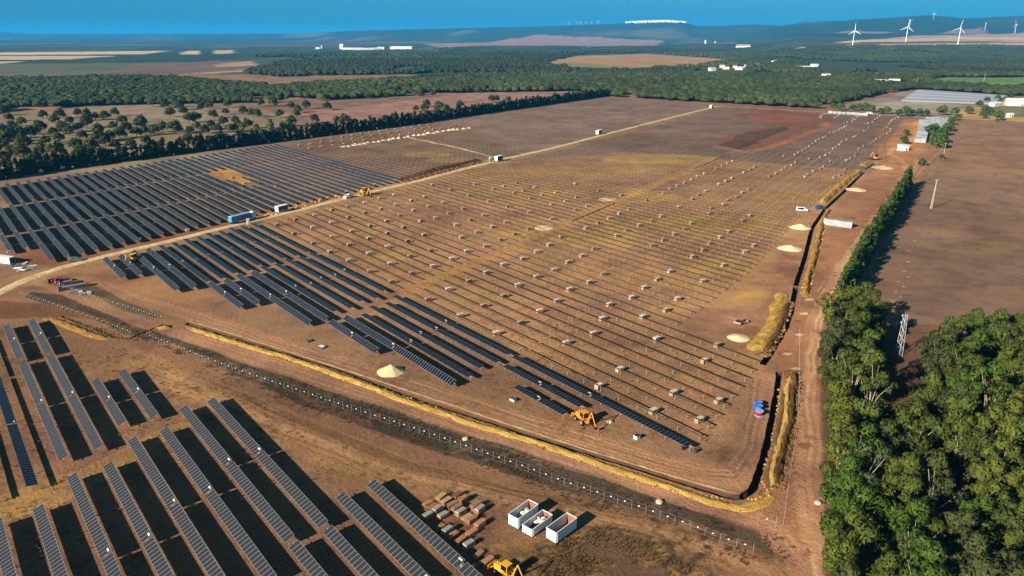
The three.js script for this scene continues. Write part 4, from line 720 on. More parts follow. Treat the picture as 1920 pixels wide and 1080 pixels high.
// open-grown oaks scattered over the pasture
reseed(141);
function oak(h, w) { const c = [], T = limb([[0, -0.2, 0], [0.1, h * 0.3, 0]], 0.32, 0.25); for (let i = 0; i < 16; i++) { const a = i * 2.4, o = w * Math.sqrt(i / 16) * 0.72, y = h * (0.38 + 0.42 * (1 - i / 16) + (i % 3) * 0.09); c.push({ c: [Math.cos(a) * o, y + rr(-0.4, 0.4), Math.sin(a) * o], r: [w * 0.36, h * 0.24, w * 0.36], tint: rr(0.8, 1.2) }); if (i < 5) T.push(...limb([[0.1, h * 0.3, 0], [Math.cos(a) * o * 0.8, y, Math.sin(a) * o * 0.8]], 0.2, 0.08)); } return { trunk: merge(T), crown: leafCrown(c, 36, 0.8) }; }
const oaks = [oak(7.5, 4.6), oak(8.5, 5.4), oak(6.5, 4.4), oak(7, 5)];
{
  const mats = [leaf(0.044, 0.056, 0.016), leaf(0.052, 0.064, 0.017), leaf(0.04, 0.05, 0.015)];
  const a = [[55, 685], [125, 710], [70, 725], [245, 668], [310, 700], [340, 668], [395, 698], [440, 655], [490, 650], [490, 680], [537, 675], [595, 675], [648, 655], [960, 660], [1035, 645], [1065, 692], [1105, 688], [1200, 668], [1270, 645], [1370, 645], [1420, 655], [1450, 662], [1575, 662], [1640, 617], [1725, 614], [1675, 635], [1670, 660], [1840, 620], [1640, 712], [1770, 692], [1895, 692], [20, 760], [175, 775], [140, 835], [260, 818], [335, 800], [395, 765], [360, 750], [440, 740], [465, 785], [555, 755], [490, 722], [640, 730], [675, 780], [715, 750], [790, 725], [815, 755], [795, 708], [920, 745], [985, 752], [1070, 752], [1150, 752], [1225, 748], [1260, 705], [1300, 748], [1325, 695], [1395, 725], [30, 820], [70, 882], [135, 892], [245, 882], [325, 890], [430, 840], [460, 885], [520, 855], [595, 820], [650, 840], [740, 835], [825, 820], [1060, 810], [25, 925], [200, 925], [20, 650], [10, 870], [300, 760], [560, 800], [860, 600], [930, 610], [990, 605], [1010, 620], [1130, 625], [1180, 615], [1280, 605], [1150, 605], [1470, 600], [1540, 600], [690, 700], [770, 770], [110, 780], [60, 800], [200, 760], [620, 790], [90, 760], [230, 745], [1110, 735], [1190, 730], [1340, 740], [870, 760], [1640, 745], [1600, 740]].map(([p, q]) => [p / 3, q / 3]);
  const b = [[150, 557], [260, 557], [450, 547], [517, 542], [700, 522], [800, 512], [420, 627], [470, 627], [480, 602], [550, 627], [590, 632], [668, 607], [845, 577], [870, 572], [940, 572], [20, 700]].map(([p, q]) => [640 + p / 3, q / 3]);
  const all = [...a, ...b], bandOf = (py) => (py < 215 ? 0 : py < 240 ? 1 : py < 268 ? 2 : 3), bands = ['at the forest edge', 'in the upper pasture', 'in the middle of the pasture', 'just behind the windbreak'];
  all.forEach(([px, py], i) => {
    const bd = bandOf(py), rank = all.filter((q) => bandOf(q[1]) === bd && (q[0] < px || (q[0] === px && q[1] < py))).length + 1;
    tree('oak_tree', oaks[i % 4], mats[i % 3], barkDark, ...ground(px, py), rr(0, 6.28), rr(1, 1.4), `round dark oak ${bands[bd]}, ${ordinal(rank)} from the left`, 'scattered oaks of the left pasture');
  });
}
// trees around the far right corner of the site
reseed(151);
{
  const m = [leaf(0.045, 0.08, 0.02), leaf(0.06, 0.1, 0.022)];
  const spots = [[1562, 204], [1575, 207], [1598, 208], [1610, 207], [1622, 209], [1634, 211], [1650, 214], [1662, 214], [1684, 218], [1698, 218], [1710, 216], [1722, 218], [1736, 219], [1765, 216], [1790, 216], [1790, 226], [1782, 234], [1778, 246], [1770, 254], [1750, 252], [1756, 262], [1764, 268], [1752, 274], [1760, 278], [1742, 254], [1816, 214], [1848, 212], [1842, 222], [1856, 216], [1870, 226], [1850, 192], [1870, 188], [1890, 182], [1905, 178], [1836, 200]];
  spots.forEach(([px, py], i) => tree('pine_tree', oaks[i % 4], m[i % 2], barkDark, ...ground(px, py), rr(0, 6.28), rr(0.9, 1.3), `bushy pine, ${ordinal(i + 1)} along the tree line at the far right corner of the site`, 'pines around the far right corner'));
  for (const [px, py, sc, l] of [[1699, 254, 0.6, 'small lone tree on the red earth'], [1694, 270, 0.75, 'small tree right behind the white hut'], [1728, 311, 0.55, 'small tree on the fence line above the hedge'], [1765, 298, 0.4, 'low shrub beside the far utility pole']]) tree('lone_tree', oaks[1], m[0], barkDark, ...ground(px, py), px, sc, l, undefined);
  for (const [i, [px, py]] of [[1925, 228], [1870, 228], [1800, 222]].entries()) tree('shrub', oaks[2], m[1], barkDark, ...ground(px, py), i, 0.5, `low shrub ${['at the right edge', 'right of centre', 'left'][i]} on the verge above the empty field`, undefined);
}
// plots of the scattered white houses
const lots = [[1378, 127], [1385, 131], [1361, 130], [1354, 127], [1390, 129], [1402, 125.5], [1420, 124], [1446, 118], [1452, 116.5], [1498, 128], [1512, 128], [1526, 125], [1530, 123.5], [1543, 147], [1548, 146], [1560, 147], [1314, 139], [1285, 128], [1646, 155.5], [1652, 156], [1660, 156.5], [1670, 157], [1676, 156]];
// the forest: a dense canopy that reads as one mass
{
  reseed(161);
  const lumpy = (detail, flat) => { const g = new THREE.IcosahedronGeometry(1, detail), p = g.attributes.position, s = rnd() * 99; for (let i = 0; i < p.count; i++) { const x = p.getX(i), y = p.getY(i), z = p.getZ(i), k = 0.66 + 0.68 * fbm(x * 2.1 + s, z * 2.1 + y * 1.9 + s, 3); p.setXYZ(i, x * k, Math.max(y * k * flat, -0.35), z * k); } g.computeVertexNormals(); return g; };
  const west = plan([[-300, 150], [80, 150], [260, 147], [330, 150], [440, 160], [520, 165], [640, 158], [760, 151], [862, 140], [900, 136], [1100, 132], [1083, 171], [873, 174], [640, 187], [533, 192], [277, 196], [137, 200], [60, 209], [-300, 232]]);
  const east = plan([[1083, 171], [1100, 128], [1180, 130], [1300, 126], [1400, 114], [2100, 114], [2100, 146], [1765, 145], [1738, 150], [1762, 160], [1900, 168], [2100, 172], [2100, 190], [1900, 180], [1720, 168], [1663, 174], [1557, 199], [1545, 205], [1280, 190], [1140, 181]]);
  const hills = plan([[470, 139], [500, 124], [486, 104], [640, 100], [830, 92], [900, 88.5], [1240, 88], [1300, 82], [1500, 89], [2100, 89], [2100, 116], [1400, 116], [1330, 108], [1209, 100], [1070, 104], [1008, 120], [1060, 128], [1170, 129], [1100, 134], [900, 136], [640, 141], [520, 144]]);
  const groups = [west, east, hills];
  const yards = plan(lots).map((q) => [...q, 34]); yards.push([...ground(1335, 133), 40], [...ground(1393, 91), 160]); const built = (x, d) => yards.some(([a, b, r]) => d < b + r * 0.6 && d > b - r * 1.7 && Math.abs(x - a) < r);
  const near = [], nearC = [], far = [], farC = [], c = new THREE.Color();
  const gaps = plan([[1360, 120], [1540, 112], [1545, 130], [1380, 134]]);
  for (const z of groups) {
    const xs = z.map((q) => q[0]), ds = z.map((q) => q[1]), x0 = Math.min(...xs), x1 = Math.max(...xs), d0 = Math.min(...ds), d1 = Math.max(...ds);
    for (let d = d0; d < Math.min(d1, 1750); d += 7.6) for (let x = x0; x < x1; x += 7.6) {
      const X = x + rr(-3.4, 3.4), D = d + rr(-3.4, 3.4); if (Math.abs(X) > D * 0.82 + 60 || D > 1750 || !inside(X, D, z) || fbm(X / 60, D / 60, 3) < 0.31 || built(X, D)) continue;
      const s = rr(3.6, 7.2), m = new THREE.Matrix4().makeRotationY(rr(0, 6.28)).scale(new THREE.Vector3(s, s * rr(0.75, 1.05), s)).setPosition(X, rr(4, 6.2), -D); near.push(m);
      const k = rr(0.7, 1.3) * (0.6 + 0.8 * fbm(X / 90 + 3, D / 130, 3)); c.setRGB(0.038 * k * rr(0.9, 1.15), 0.049 * k, 0.016 * k); nearC.push(c.r, c.g, c.b);
    }
    for (let d = Math.max(d0, 1750); d < d1; d += 44) for (let x = x0; x < x1; x += 44) {
      const X = x + rr(-12, 12), D = d + rr(-12, 12); if ((X / D > 0.33 && D > 3900 + 250 * vnoise(X / 300, 3)) || Math.abs(X) > D * 0.82 + 60 || !inside(X, D, z) || built(X, D)) continue;
      const sparse = fbm(X / 260 + 7, D / 420, 3); if (sparse < 0.39 || (inside(X, D, gaps) && rnd() < 0.45)) continue;
      far.push(new THREE.Matrix4().makeRotationY(Math.floor(rnd() * 4) * 1.5708 + rr(-0.3, 0.3)).scale(new THREE.Vector3(1, rr(0.8, 1.15), 1)).setPosition(X, height(X, D), -D));
      const k = rr(0.75, 1.2) * (0.55 + 0.9 * fbm(X / 300 + 3, D / 500, 3)); c.setRGB(0.036 * k, 0.045 * k, 0.017 * k); farC.push(c.r, c.g, c.b);
    }
  }
  const fm = new THREE.MeshPhysicalMaterial({ roughness: 1, specularIntensity: 0.08 });
  const kinds = [lumpy(3, 0.8), lumpy(3, 0.7), lumpy(3, 0.85)];
  kinds.forEach((g, q) => { const ids = near.map((_, i) => i).filter((i) => i % 3 === q), im = new THREE.InstancedMesh(g, fm, ids.length); ids.forEach((i, k) => { im.setMatrixAt(k, near[i]); im.setColorAt(k, c.setRGB(nearC[i * 3], nearC[i * 3 + 1], nearC[i * 3 + 2])); }); im.name = numbered('forest_canopy'); im.userData.kind = 'stuff'; im.castShadow = im.receiveShadow = true; scene.add(im); });
  // a stand of far trees, repeated
  const stand = (n) => merge(Array.from({ length: n }, () => { const s = rr(4, 7.5); return lumpy(1, 0.85).scale(s, s * rr(0.8, 1.1), s).translate(rr(-25, 25), rr(3, 6), rr(-25, 25)); }));
  [stand(24), stand(21), stand(26)].forEach((g, q) => { const ids = far.map((_, i) => i).filter((i) => i % 3 === q), im = new THREE.InstancedMesh(g, fm, ids.length); ids.forEach((i, k) => { im.setMatrixAt(k, far[i]); im.setColorAt(k, c.setRGB(farC[i * 3], farC[i * 3 + 1], farC[i * 3 + 2])); }); im.name = numbered('distant_woodland'); im.userData.kind = 'stuff'; im.castShadow = im.receiveShadow = true; scene.add(im); });
}

// ---------------------------------------------------------------- site equipment
const white = std('#dcdedd', 0.55), rust = std('#8f5a44', 0.8), rubber = std('#17171a', 0.9), dark = std('#1c1d20', 0.6), tint = new THREE.MeshPhysicalMaterial({ color: '#0b0f14', roughness: 0.12, clearcoat: 1 }), yellow = std('#d99a16', 0.5), orange = std('#d98a1c', 0.5), wood = [std('#a06c4a', 0.9), std('#b0835a', 0.9), std('#80573f', 0.9), std('#b89670', 0.9)];
const azTurn = (az) => -az * Math.PI / 180; // turns a thing whose length lies along -z to heading az
const headingPx = (a, b) => { const p = ground(...a), q = ground(...b); return Math.atan2(q[0] - p[0], q[1] - p[1]) * 180 / Math.PI; };

// open-top waste containers
function wasteContainer(a, b, c, h, label, fill) { // a front corner, b far right corner, c left corner, in the photograph
  const A = ground(...a), B = ground(...b), C = ground(...c), az = Math.atan2(B[0] - A[0], B[1] - A[1]), L = 6.1, Wd = 2.4;
  const mx = (B[0] + C[0]) / 2, md = (B[1] + C[1]) / 2, o = thing('waste_container', mx, md, -az, label, 'container', 'open waste containers');
  const inner = std('#6d3f35', 0.9);
  mesh('floor', box(Wd, 0.14, L, 0, 0.19, 0), inner, o);
  for (const s of [-1, 1]) {
    const w = mesh('side_wall', box(0.06, h - 0.2, L, s * (Wd / 2 - 0.03), h / 2 + 0.1, 0), white, o);
    for (let i = 0; i < 8; i++) mesh('rib', box(0.07, h - 0.28, 0.16, s * (Wd / 2 + 0.035), h / 2 + 0.1, -L / 2 + 0.4 + i * ((L - 0.8) / 7)), white, w);
    mesh('top_rail', box(0.14, 0.12, L + 0.1, s * (Wd / 2), h + 0.02, 0), white, o);
    mesh('end_wall', box(Wd - 0.12, h - 0.2, 0.06, 0, h / 2 + 0.1, s * (L / 2 - 0.03)), s > 0 ? white : rust, o);
    mesh('top_rail', box(Wd - 0.16, 0.12, 0.14, 0, h + 0.02, s * L / 2), white, o);
  }
  mesh('door_bar', bar([-0.25, 0.3, L / 2 + 0.06], [-0.05, h * 0.75, L / 2 + 0.06], 0.035), dark, o);
  mesh('door_bar', bar([0.45, 0.3, L / 2 + 0.06], [0.2, h * 0.8, L / 2 + 0.06], 0.035), dark, o);
  for (const s of [-1, 1]) mesh('skid', box(0.16, 0.12, L, s * 0.6, 0.06, 0), dark, o);
  if (fill) { reseed(fill); for (let i = 0; i < fill % 10; i++) { const g = new THREE.IcosahedronGeometry(rr(0.35, 0.62), 2), p = g.attributes.position; for (let k = 0; k < p.count; k++) { const q = 0.75 + 0.5 * fbm(p.getX(k) * 3 + i * 7, p.getZ(k) * 3 + p.getY(k) * 2); p.setXYZ(k, p.getX(k) * q, p.getY(k) * q * 0.6, p.getZ(k) * q); } g.computeVertexNormals(); const u = rr(-0.6, 0.6), v = -rr(0.2, 1.9), X = mx + Math.cos(az) * u - Math.sin(az) * v, D = md - Math.sin(az) * u - Math.cos(az) * v; single('waste_sack', g, std(['#cfc3ae', '#e2ddd2', '#b8a68c'][i % 3], 0.9), X, D, i, `crumpled pale waste sack in the ${label.split(' ')[0]} open container, ${ordinal(i + 1)} sack`, 'sack', 'sacks in the waste containers', h * 0.5 + (i % 3) * 0.22); } }
  return o;
}
wasteContainer([1042, 1020.8], [1080.8, 991.7], [1024.2, 1010], 2.45, 'right white open waste container, nearest to the camera');
wasteContainer([997, 1008], [1035, 979.2], [979.7, 999.2], 1.75, 'middle low white open waste container full of pale sacks', 66);
wasteContainer([975, 990.8], [1007, 966.5], [955.3, 982.5], 2.4, 'left white open waste container, farthest from the camera', 44);

// stacks of wooden pallets
{
  reseed(201);
  const spots = [[975, 275], [1120, 210], [1310, 180], [1180, 245], [1370, 235], [1025, 300], [1240, 295], [1080, 360], [1300, 330], [915, 375], [975, 425], [1345, 370], [1510, 310], [1560, 345], [1145, 405], [1410, 415], [1465, 455], [1560, 510], [1110, 550], [1195, 585], [1260, 625], [1465, 600], [1340, 700], [1435, 735], [1545, 840], [1650, 920]];
  const layer = (n) => { const g = []; for (let i = 0; i < 7; i++) g.push(box(0.17, 0.03, 1.1, -1.02 + i * 0.34, 0.125, 0)); for (const z of [-0.5, 0, 0.5]) g.push(box(2.25, 0.1, 0.1, 0, 0.06, z)); return merge(g); };
  const deck = layer(), beam = box(2.3, 0.12, 0.14, 0, 0, 0), sheet = rbox(2.2, 0.5, 1.12, 0, 0.25, 0, 0.12), tarp = std('#8d8779', 0.8);
  spots.forEach(([a, b], i) => {
    const [x, d] = ground(640 + a / 6, 900 + b / 6 + 2), n = 3 + Math.floor(rnd() * 6), style = [0, 0, 1, 2, 3][Math.floor(rnd() * 5)], m = wood[i % 4];
    const kind = ['slatted pallets', 'slatted pallets with loose boards', 'pallets under a grey sheet', 'pallets topped with beams'][style];
    const o = thing('pallet_stack', x, d, (40 + rr(-8, 8)) * Math.PI / 180 + Math.PI / 2 - (80 * Math.PI) / 180, `stack of wooden ${kind}, ${ordinal(i + 1)} from the back of the yard`, 'pallet stack', 'wooden pallet stacks beside the tracker row');
    for (let k = 0; k < n; k++) { const p = mesh('pallet', deck, k % 3 ? m : wood[(i + k) % 4], o); p.position.set(rr(-0.06, 0.06), k * 0.145, rr(-0.05, 0.05)); p.rotation.y = rr(-0.04, 0.04); }
    if (style === 2) mesh('sheet', sheet, tarp, o).position.y = n * 0.145 - 0.15;
    if (style === 3) for (const z of [-0.35, 0, 0.35]) mesh('beam', beam, wood[3], o).position.set(0, n * 0.145 + 0.07, z);
    if (style === 1) for (let k = 0; k < 3; k++) { const p = mesh('board', box(1.9, 0.04, 0.18), wood[1], o); p.position.set(rr(-0.2, 0.2), n * 0.145 + 0.03 + k * 0.045, rr(-0.3, 0.3)); p.rotation.y = rr(-0.5, 0.5); }
  });
}

// backhoe loaders
function wheelPart(o, r, w, x, y, z) { const t = mesh('wheel', new THREE.TorusGeometry(r * 0.72, r * 0.28, 8, 20).rotateY(Math.PI / 2).scale(w / (r * 0.56), 1, 1).translate(x, y, z), rubber, o); mesh('rim', new THREE.CylinderGeometry(r * 0.55, r * 0.55, w * 0.8, 14).rotateZ(Math.PI / 2).translate(x, y, z), steel, t); }
function backhoe(x, d, turn, paint, label, armUp) {
  const o = thing('backhoe_loader', x, d, turn, label, 'loader', undefined);
  mesh('chassis', merge([rbox(1.1, 0.55, 4.2, 0, 0.95, 0), rbox(1.05, 0.75, 1.7, 0, 1.45, -1.35, 0.12), box(0.9, 0.2, 0.1, 0, 1.25, -2.22)]), paint, o);
  for (const s of [-1, 1]) { wheelPart(o, 0.5, 0.35, s * 0.95, 0.5, -1.5); wheelPart(o, 0.78, 0.45, s * 1, 0.78, 1.05); mesh('mudguard', rbox(0.5, 0.1, 1.3, s * 1, 1.62, 1.05, 0.04), paint, o); }
  const cab = mesh('cab', merge([rbox(1.5, 0.12, 1.7, 0, 2.85, 0.45, 0.05), ...[[-0.68, -0.3], [0.68, -0.3], [-0.68, 1.2], [0.68, 1.2]].map(([a, b]) => box(0.1, 1.5, 0.1, a, 2.1, b)), rbox(1.45, 0.5, 1.6, 0, 1.35, 0.45)]), paint, o);
  for (const s of [-1, 1]) mesh('window', box(0.03, 1.1, 1.36, s * 0.68, 2.2, 0.45), tint, cab);
  mesh('windscreen', box(1.26, 1.1, 0.03, 0, 2.2, -0.3), tint, cab); mesh('rear_window', box(1.26, 1.1, 0.03, 0, 2.2, 1.2), tint, cab);
  for (const s of [-1, 1]) mesh('loader_arm', merge([bar([s * 0.62, 1.6, -0.6], [s * 0.62, 1.3, -2], 0.09), bar([s * 0.62, 1.3, -2], [s * 0.62, 0.5, -2.9], 0.09)]), paint, o);
  const prof = new THREE.Shape([[0, 0], [-0.75, 0], [-0.78, 0.08], [-0.15, 0.12], [0, 0.5], [-0.1, 0.95], [0.08, 0.95], [0.16, 0.4]].map((q) => new THREE.Vector2(...q)));
  mesh('bucket', new THREE.ExtrudeGeometry(prof, { depth: 2.2, bevelEnabled: false }).rotateY(-Math.PI / 2).translate(1.1, 0, 0).rotateY(0).translate(0, 0.15, -3.05), paint, o);
  const k = armUp ? 3.9 : 3.2, tip = armUp ? [0.2, 1.2, 4.6] : [0.2, 0.6, 4.1];
  mesh('boom', merge([bar([0, 1.2, 2], [0.1, k, 3.1], 0.17, 6, 0.13), box(0.3, 0.5, 0.35, 0, 1.1, 2.1)]), paint, o);
  mesh('dipper', bar([0.1, k, 3.1], tip, 0.13, 6, 0.1), paint, o);
  mesh('digging_bucket', rbox(0.6, 0.55, 0.6, tip[0], tip[1] - 0.3, tip[2] + 0.05, 0.1), dark, o);
  for (const s of [-1, 1]) mesh('stabiliser', merge([bar([s * 0.6, 1.2, 2], [s * 1.2, 0.15, 2.2], 0.08), box(0.4, 0.08, 0.4, s * 1.2, 0.06, 2.2)]), dark, o);
  return o;
}
backhoe(...ground(1093, 792), azTurn(headingPx([1106, 800], [1082, 780])), orange, 'orange yellow backhoe loader parked at the front end of the panel rows', true).scale.setScalar(1.12);
backhoe(...ground(946, 1079), azTurn(headingPx([960, 1082], [926, 1060])), yellow, 'yellow loader by the wooden pallets at the bottom edge', true).scale.setScalar(0.98);
backhoe(...ground(255, 490), azTurn(30), yellow, 'yellow loader working between the second and third middle block rows', false).scale.setScalar(1.2);
backhoe(...ground(684, 366), azTurn(-40), yellow, 'yellow loader with black wheels on the access road ahead of the white pickup', false).scale.setScalar(1.6);

// tracked excavator at the head of the trench
{
  const o = thing('excavator', ...ground(1642, 300), azTurn(-120), 'orange tracked excavator digging at the far end of the trench', 'excavator');
  for (const s of [-1, 1]) mesh('track', rbox(0.6, 0.9, 4, s * 1.1, 0.45, 0, 0.3), dark, o);
  const b = mesh('body', merge([rbox(2.5, 1.1, 3, 0, 1.6, 0.4, 0.15), rbox(2.3, 0.8, 1, 0, 2.2, 1.3, 0.15)]), orange, o); mesh('cab', rbox(1, 1.5, 1.6, -0.7, 2.6, -0.6, 0.12), tint, b);
  mesh('boom', merge([bar([0.3, 2, -1], [0.3, 4.8, -3.4], 0.28, 6, 0.22)]), orange, o); mesh('dipper', bar([0.3, 4.8, -3.4], [0.3, 2, -5.4], 0.2, 6, 0.16), orange, o); mesh('digging_bucket', rbox(1, 0.9, 0.9, 0.3, 1.5, -5.4, 0.2), dark, o);
  o.scale.setScalar(1.3);
}

// vehicles
function vehicle(name, px, py, az, paint, label, kind, sc = 1) {
  const o = thing(name, ...ground(px, py), azTurn(az), label, kind === 'van' ? 'van' : 'car');
  const prof = { car: [[-2.15, 0.35], [-2.2, 0.75], [-1.25, 0.95], [-0.55, 1.5], [1.35, 1.52], [2.05, 1.05], [2.15, 0.4]], pickup: [[-2.6, 0.45], [-2.65, 0.95], [-1.5, 1.12], [-0.85, 1.72], [0.75, 1.75], [0.95, 1.1], [2.6, 1.08], [2.6, 0.5]], van: [[-2.45, 0.4], [-2.5, 0.9], [-1.75, 1.15], [-1, 1.85], [2.2, 1.9], [2.4, 1.2], [2.4, 0.45]] }[kind];
  const s = new THREE.Shape(prof.map((q) => new THREE.Vector2(...q)));
  const b = mesh('body', new THREE.ExtrudeGeometry(s, { depth: 1.56, bevelEnabled: true, bevelSize: 0.09, bevelThickness: 0.1, bevelSegments: 2 }).translate(0, 0, -0.78).rotateY(-Math.PI / 2), paint, o);
  const top = Math.max(...prof.map((q) => q[1])), zf = prof[2][0] + 0.25, zr = kind === 'pickup' ? 0.72 : prof[prof.length - 3][0] - 0.1;
  for (const k of [-1, 1]) mesh('side_window', box(0.03, top - 1.22, zr - zf - 0.5, k * 0.885, (top + 1.1) / 2, (zf + zr) / 2 + 0.3), tint, b);
  const lean = Math.atan2(prof[3][0] - prof[2][0], prof[3][1] - prof[2][1]);
  mesh('windscreen', box(1.45, Math.hypot(prof[3][0] - prof[2][0], prof[3][1] - prof[2][1]) * 0.8, 0.03, 0, 0, 0, 0, lean).translate(0, (prof[2][1] + prof[3][1]) / 2 + 0.06, (prof[2][0] + prof[3][0]) / 2 - 0.1), tint, b);
  if (kind === 'pickup') mesh('load_bed', box(1.4, 0.03, 1.5, 0, 1.19, 1.75), dark, b);
  for (const k of [-1, 1]) { mesh('headlight', box(0.3, 0.16, 0.06, k * 0.6, 0.72, prof[1][0] - 0.09), cream, b); for (const z of [prof[0][0] + 0.85, prof[prof.length - 1][0] - 0.85]) wheelPart(o, 0.36, 0.24, k * 0.82, 0.36, z); }
  o.scale.setScalar(sc); return o;
}
vehicle('parked_car', 141, 490, 62, std('#7e8083', 0.35, 0.5), 'grey estate car parked on the shoulder of the access road', 'car', 1.15);
vehicle('pickup_truck', 654, 371, -148, std('#e4e6e6', 0.35), 'white pickup on the access road behind the yellow loader', 'pickup', 1.25);
vehicle('parked_van', 1503, 396, 100, std('#e6e8e8', 0.35), 'white van among the bare rows left of the trench', 'van', 1.15);
vehicle('pickup_truck', 1537, 392, -105, std('#2c4f86', 0.4), 'blue pickup beside the trench below the golden bank', 'pickup', 1.1);
vehicle('parked_car', 1630, 214, 90, std('#e4e6e6', 0.35), 'white car at the end of the long white stacks', 'car', 1.6);
// articulated lorry
{
  const o = thing('tipper_lorry', -135.6, 361, azTurn(30.6), 'blue articulated lorry with a white cab on the access road', 'lorry'), blue = std('#1d6f9c', 0.45), cabw = std('#d6d9dd', 0.4);
  const prof = new THREE.Shape([[-1.2, 1.15], [1.2, 1.15], [1.32, 1.5], [1.32, 3.75], [-1.32, 3.75], [-1.32, 1.5]].map((q) => new THREE.Vector2(...q)));
  const tr = mesh('trailer', new THREE.ExtrudeGeometry(prof, { depth: 11.6, bevelEnabled: true, bevelSize: 0.06, bevelThickness: 0.08, bevelSegments: 1 }).translate(0, 0, -4), blue, o);
  mesh('tarpaulin', new THREE.CylinderGeometry(1.36, 1.36, 11.4, 16, 1, false, -Math.PI / 2, Math.PI).rotateX(-Math.PI / 2).scale(1, 0.3, 1).translate(0, 3.78, 1.8), std('#93a3ad', 0.7), tr);
  mesh('tailgate', box(2.5, 2.3, 0.08, 0, 2.5, 7.74), std('#2c8fb5', 0.5), tr);
  mesh('chassis', box(0.9, 0.3, 12.5, 0, 0.98, 1), dark, o);
  const cab = mesh('cab', rbox(2.45, 2.6, 2.2, 0, 2.3, -6.4, 0.2), cabw, o); mesh('windscreen', box(2.1, 0.9, 0.05, 0, 2.75, -7.5), tint, cab); mesh('roof_deflector', rbox(2.2, 0.6, 1.4, 0, 3.8, -6.1, 0.2), cabw, cab); for (const s of [-1, 1]) mesh('door_window', box(0.04, 0.7, 1, s * 1.23, 2.8, -6.8), tint, cab);
  for (const z of [-6.6, -3.6, -2.9, 4, 5.3, 6.6]) for (const s of [-1, 1]) wheelPart(o, 0.52, 0.4, s * 1.05, 0.52, z);
  const c = thing('equipment_cabinet', ...ground(466, 421), 0.5, 'cream upright cabinet beside the blue lorry', 'cabinet'); mesh('housing', rbox(1.3, 2.6, 1.3, 0, 1.45, 0), std('#d6c590', 0.7), c); mesh('roof', box(1.45, 0.15, 1.45, 0, 2.82, 0), cream, c); mesh('plinth', box(1.5, 0.16, 1.5, 0, 0.08, 0), steel, c); mesh('door', box(1, 2, 0.04, 0, 1.4, 0.67), std('#c2b27e', 0.7), c);
}
// transformer cabins along the access road
for (const [px, py, sc, label] of [[529, 397, 1, 'white transformer cabin nearest the blue lorry on the access road'], [935, 302, 1.1, 'white transformer cabin beside the green toilet on the access road'], [1123, 252, 1.15, 'white transformer cabin alone at the middle of the access road'], [1334, 203, 1.2, 'white transformer cabin at the far end of the access road']]) {
  const o = thing('transformer_cabin', ...ground(px, py), azTurn(32), label, 'cabin', 'white transformer cabins'); o.scale.setScalar(sc);
  mesh('roof', rbox(2.75, 0.16, 7.1, 0, 3.5, 0, 0.05), white, o); mesh('floor', box(2.6, 0.25, 7, 0, 0.72, 0), white, o); mesh('back_wall', box(0.1, 2.6, 7, -1.25, 2.13, 0), white, o); for (const s of [-1, 1]) mesh('end_wall', box(2.4, 2.6, 0.1, 0.05, 2.13, s * 3.45), white, o);
  for (let i = 0; i < 4; i++) { const p = mesh('equipment_bay', rbox(1.6, 2.2, 1.3, 0.15, 1.98, -2.35 + i * 1.55, 0.05), i % 2 ? std('#3a4552', 0.6) : std('#566070', 0.6), o); mesh('vent', box(0.04, 0.8, 0.9, 0.98, 2.3, -2.35 + i * 1.55), dark, p); }
  for (const x of [-1, 1]) for (const z of [-3, 0, 3]) mesh('foot', box(0.35, 0.6, 0.35, x, 0.3, z), steel, o);
}
{ const o = thing('portable_toilet', ...ground(919, 304), azTurn(30), 'green portable toilet beside a white transformer cabin', 'toilet'); mesh('booth', rbox(1.7, 3, 1.7, 0, 1.6, 0, 0.12), std('#3f8f6b', 0.6), o); mesh('roof', rbox(1.8, 0.3, 1.8, 0, 3.2, 0, 0.12), std('#c9d8cf', 0.6), o); mesh('door', box(1.1, 2.3, 0.05, 0, 1.45, 0.87), std('#357a5c', 0.6), o); }
// cable reels
[[1421, 762, '#2d66b5', '#2d66b5', 'farthest blue cable reel of the three by the trench'], [1422, 769, '#2d66b5', '#2d66b5', 'middle blue cable reel of the three by the trench'], [1423, 779, '#7fa3c9', '#c01822', 'nearest cable reel with a red drum and pale blue flange by the trench']].forEach(([px, py, a, b, label]) => {
  const o = thing('cable_reel', ...ground(px, py), 0, label, 'cable reel', 'cable reels by the trench'), fl = std(a, 0.6);
  for (const y of [0.06, 1.35]) mesh('flange', new THREE.CylinderGeometry(1.05, 1.05, 0.1, 28).translate(0, y, 0), fl, o);
  mesh('drum', new THREE.CylinderGeometry(0.78, 0.78, 1.2, 24).translate(0, 0.7, 0), std(b, 0.5), o); mesh('hub', new THREE.CylinderGeometry(0.25, 0.25, 0.14, 14).translate(0, 1.41, 0), steel, o);
  for (let k = 0; k < 6; k++) mesh('spoke', box(0.8, 0.04, 0.09, 0.55, 1.42, 0, k * 1.047), cream, o);
});
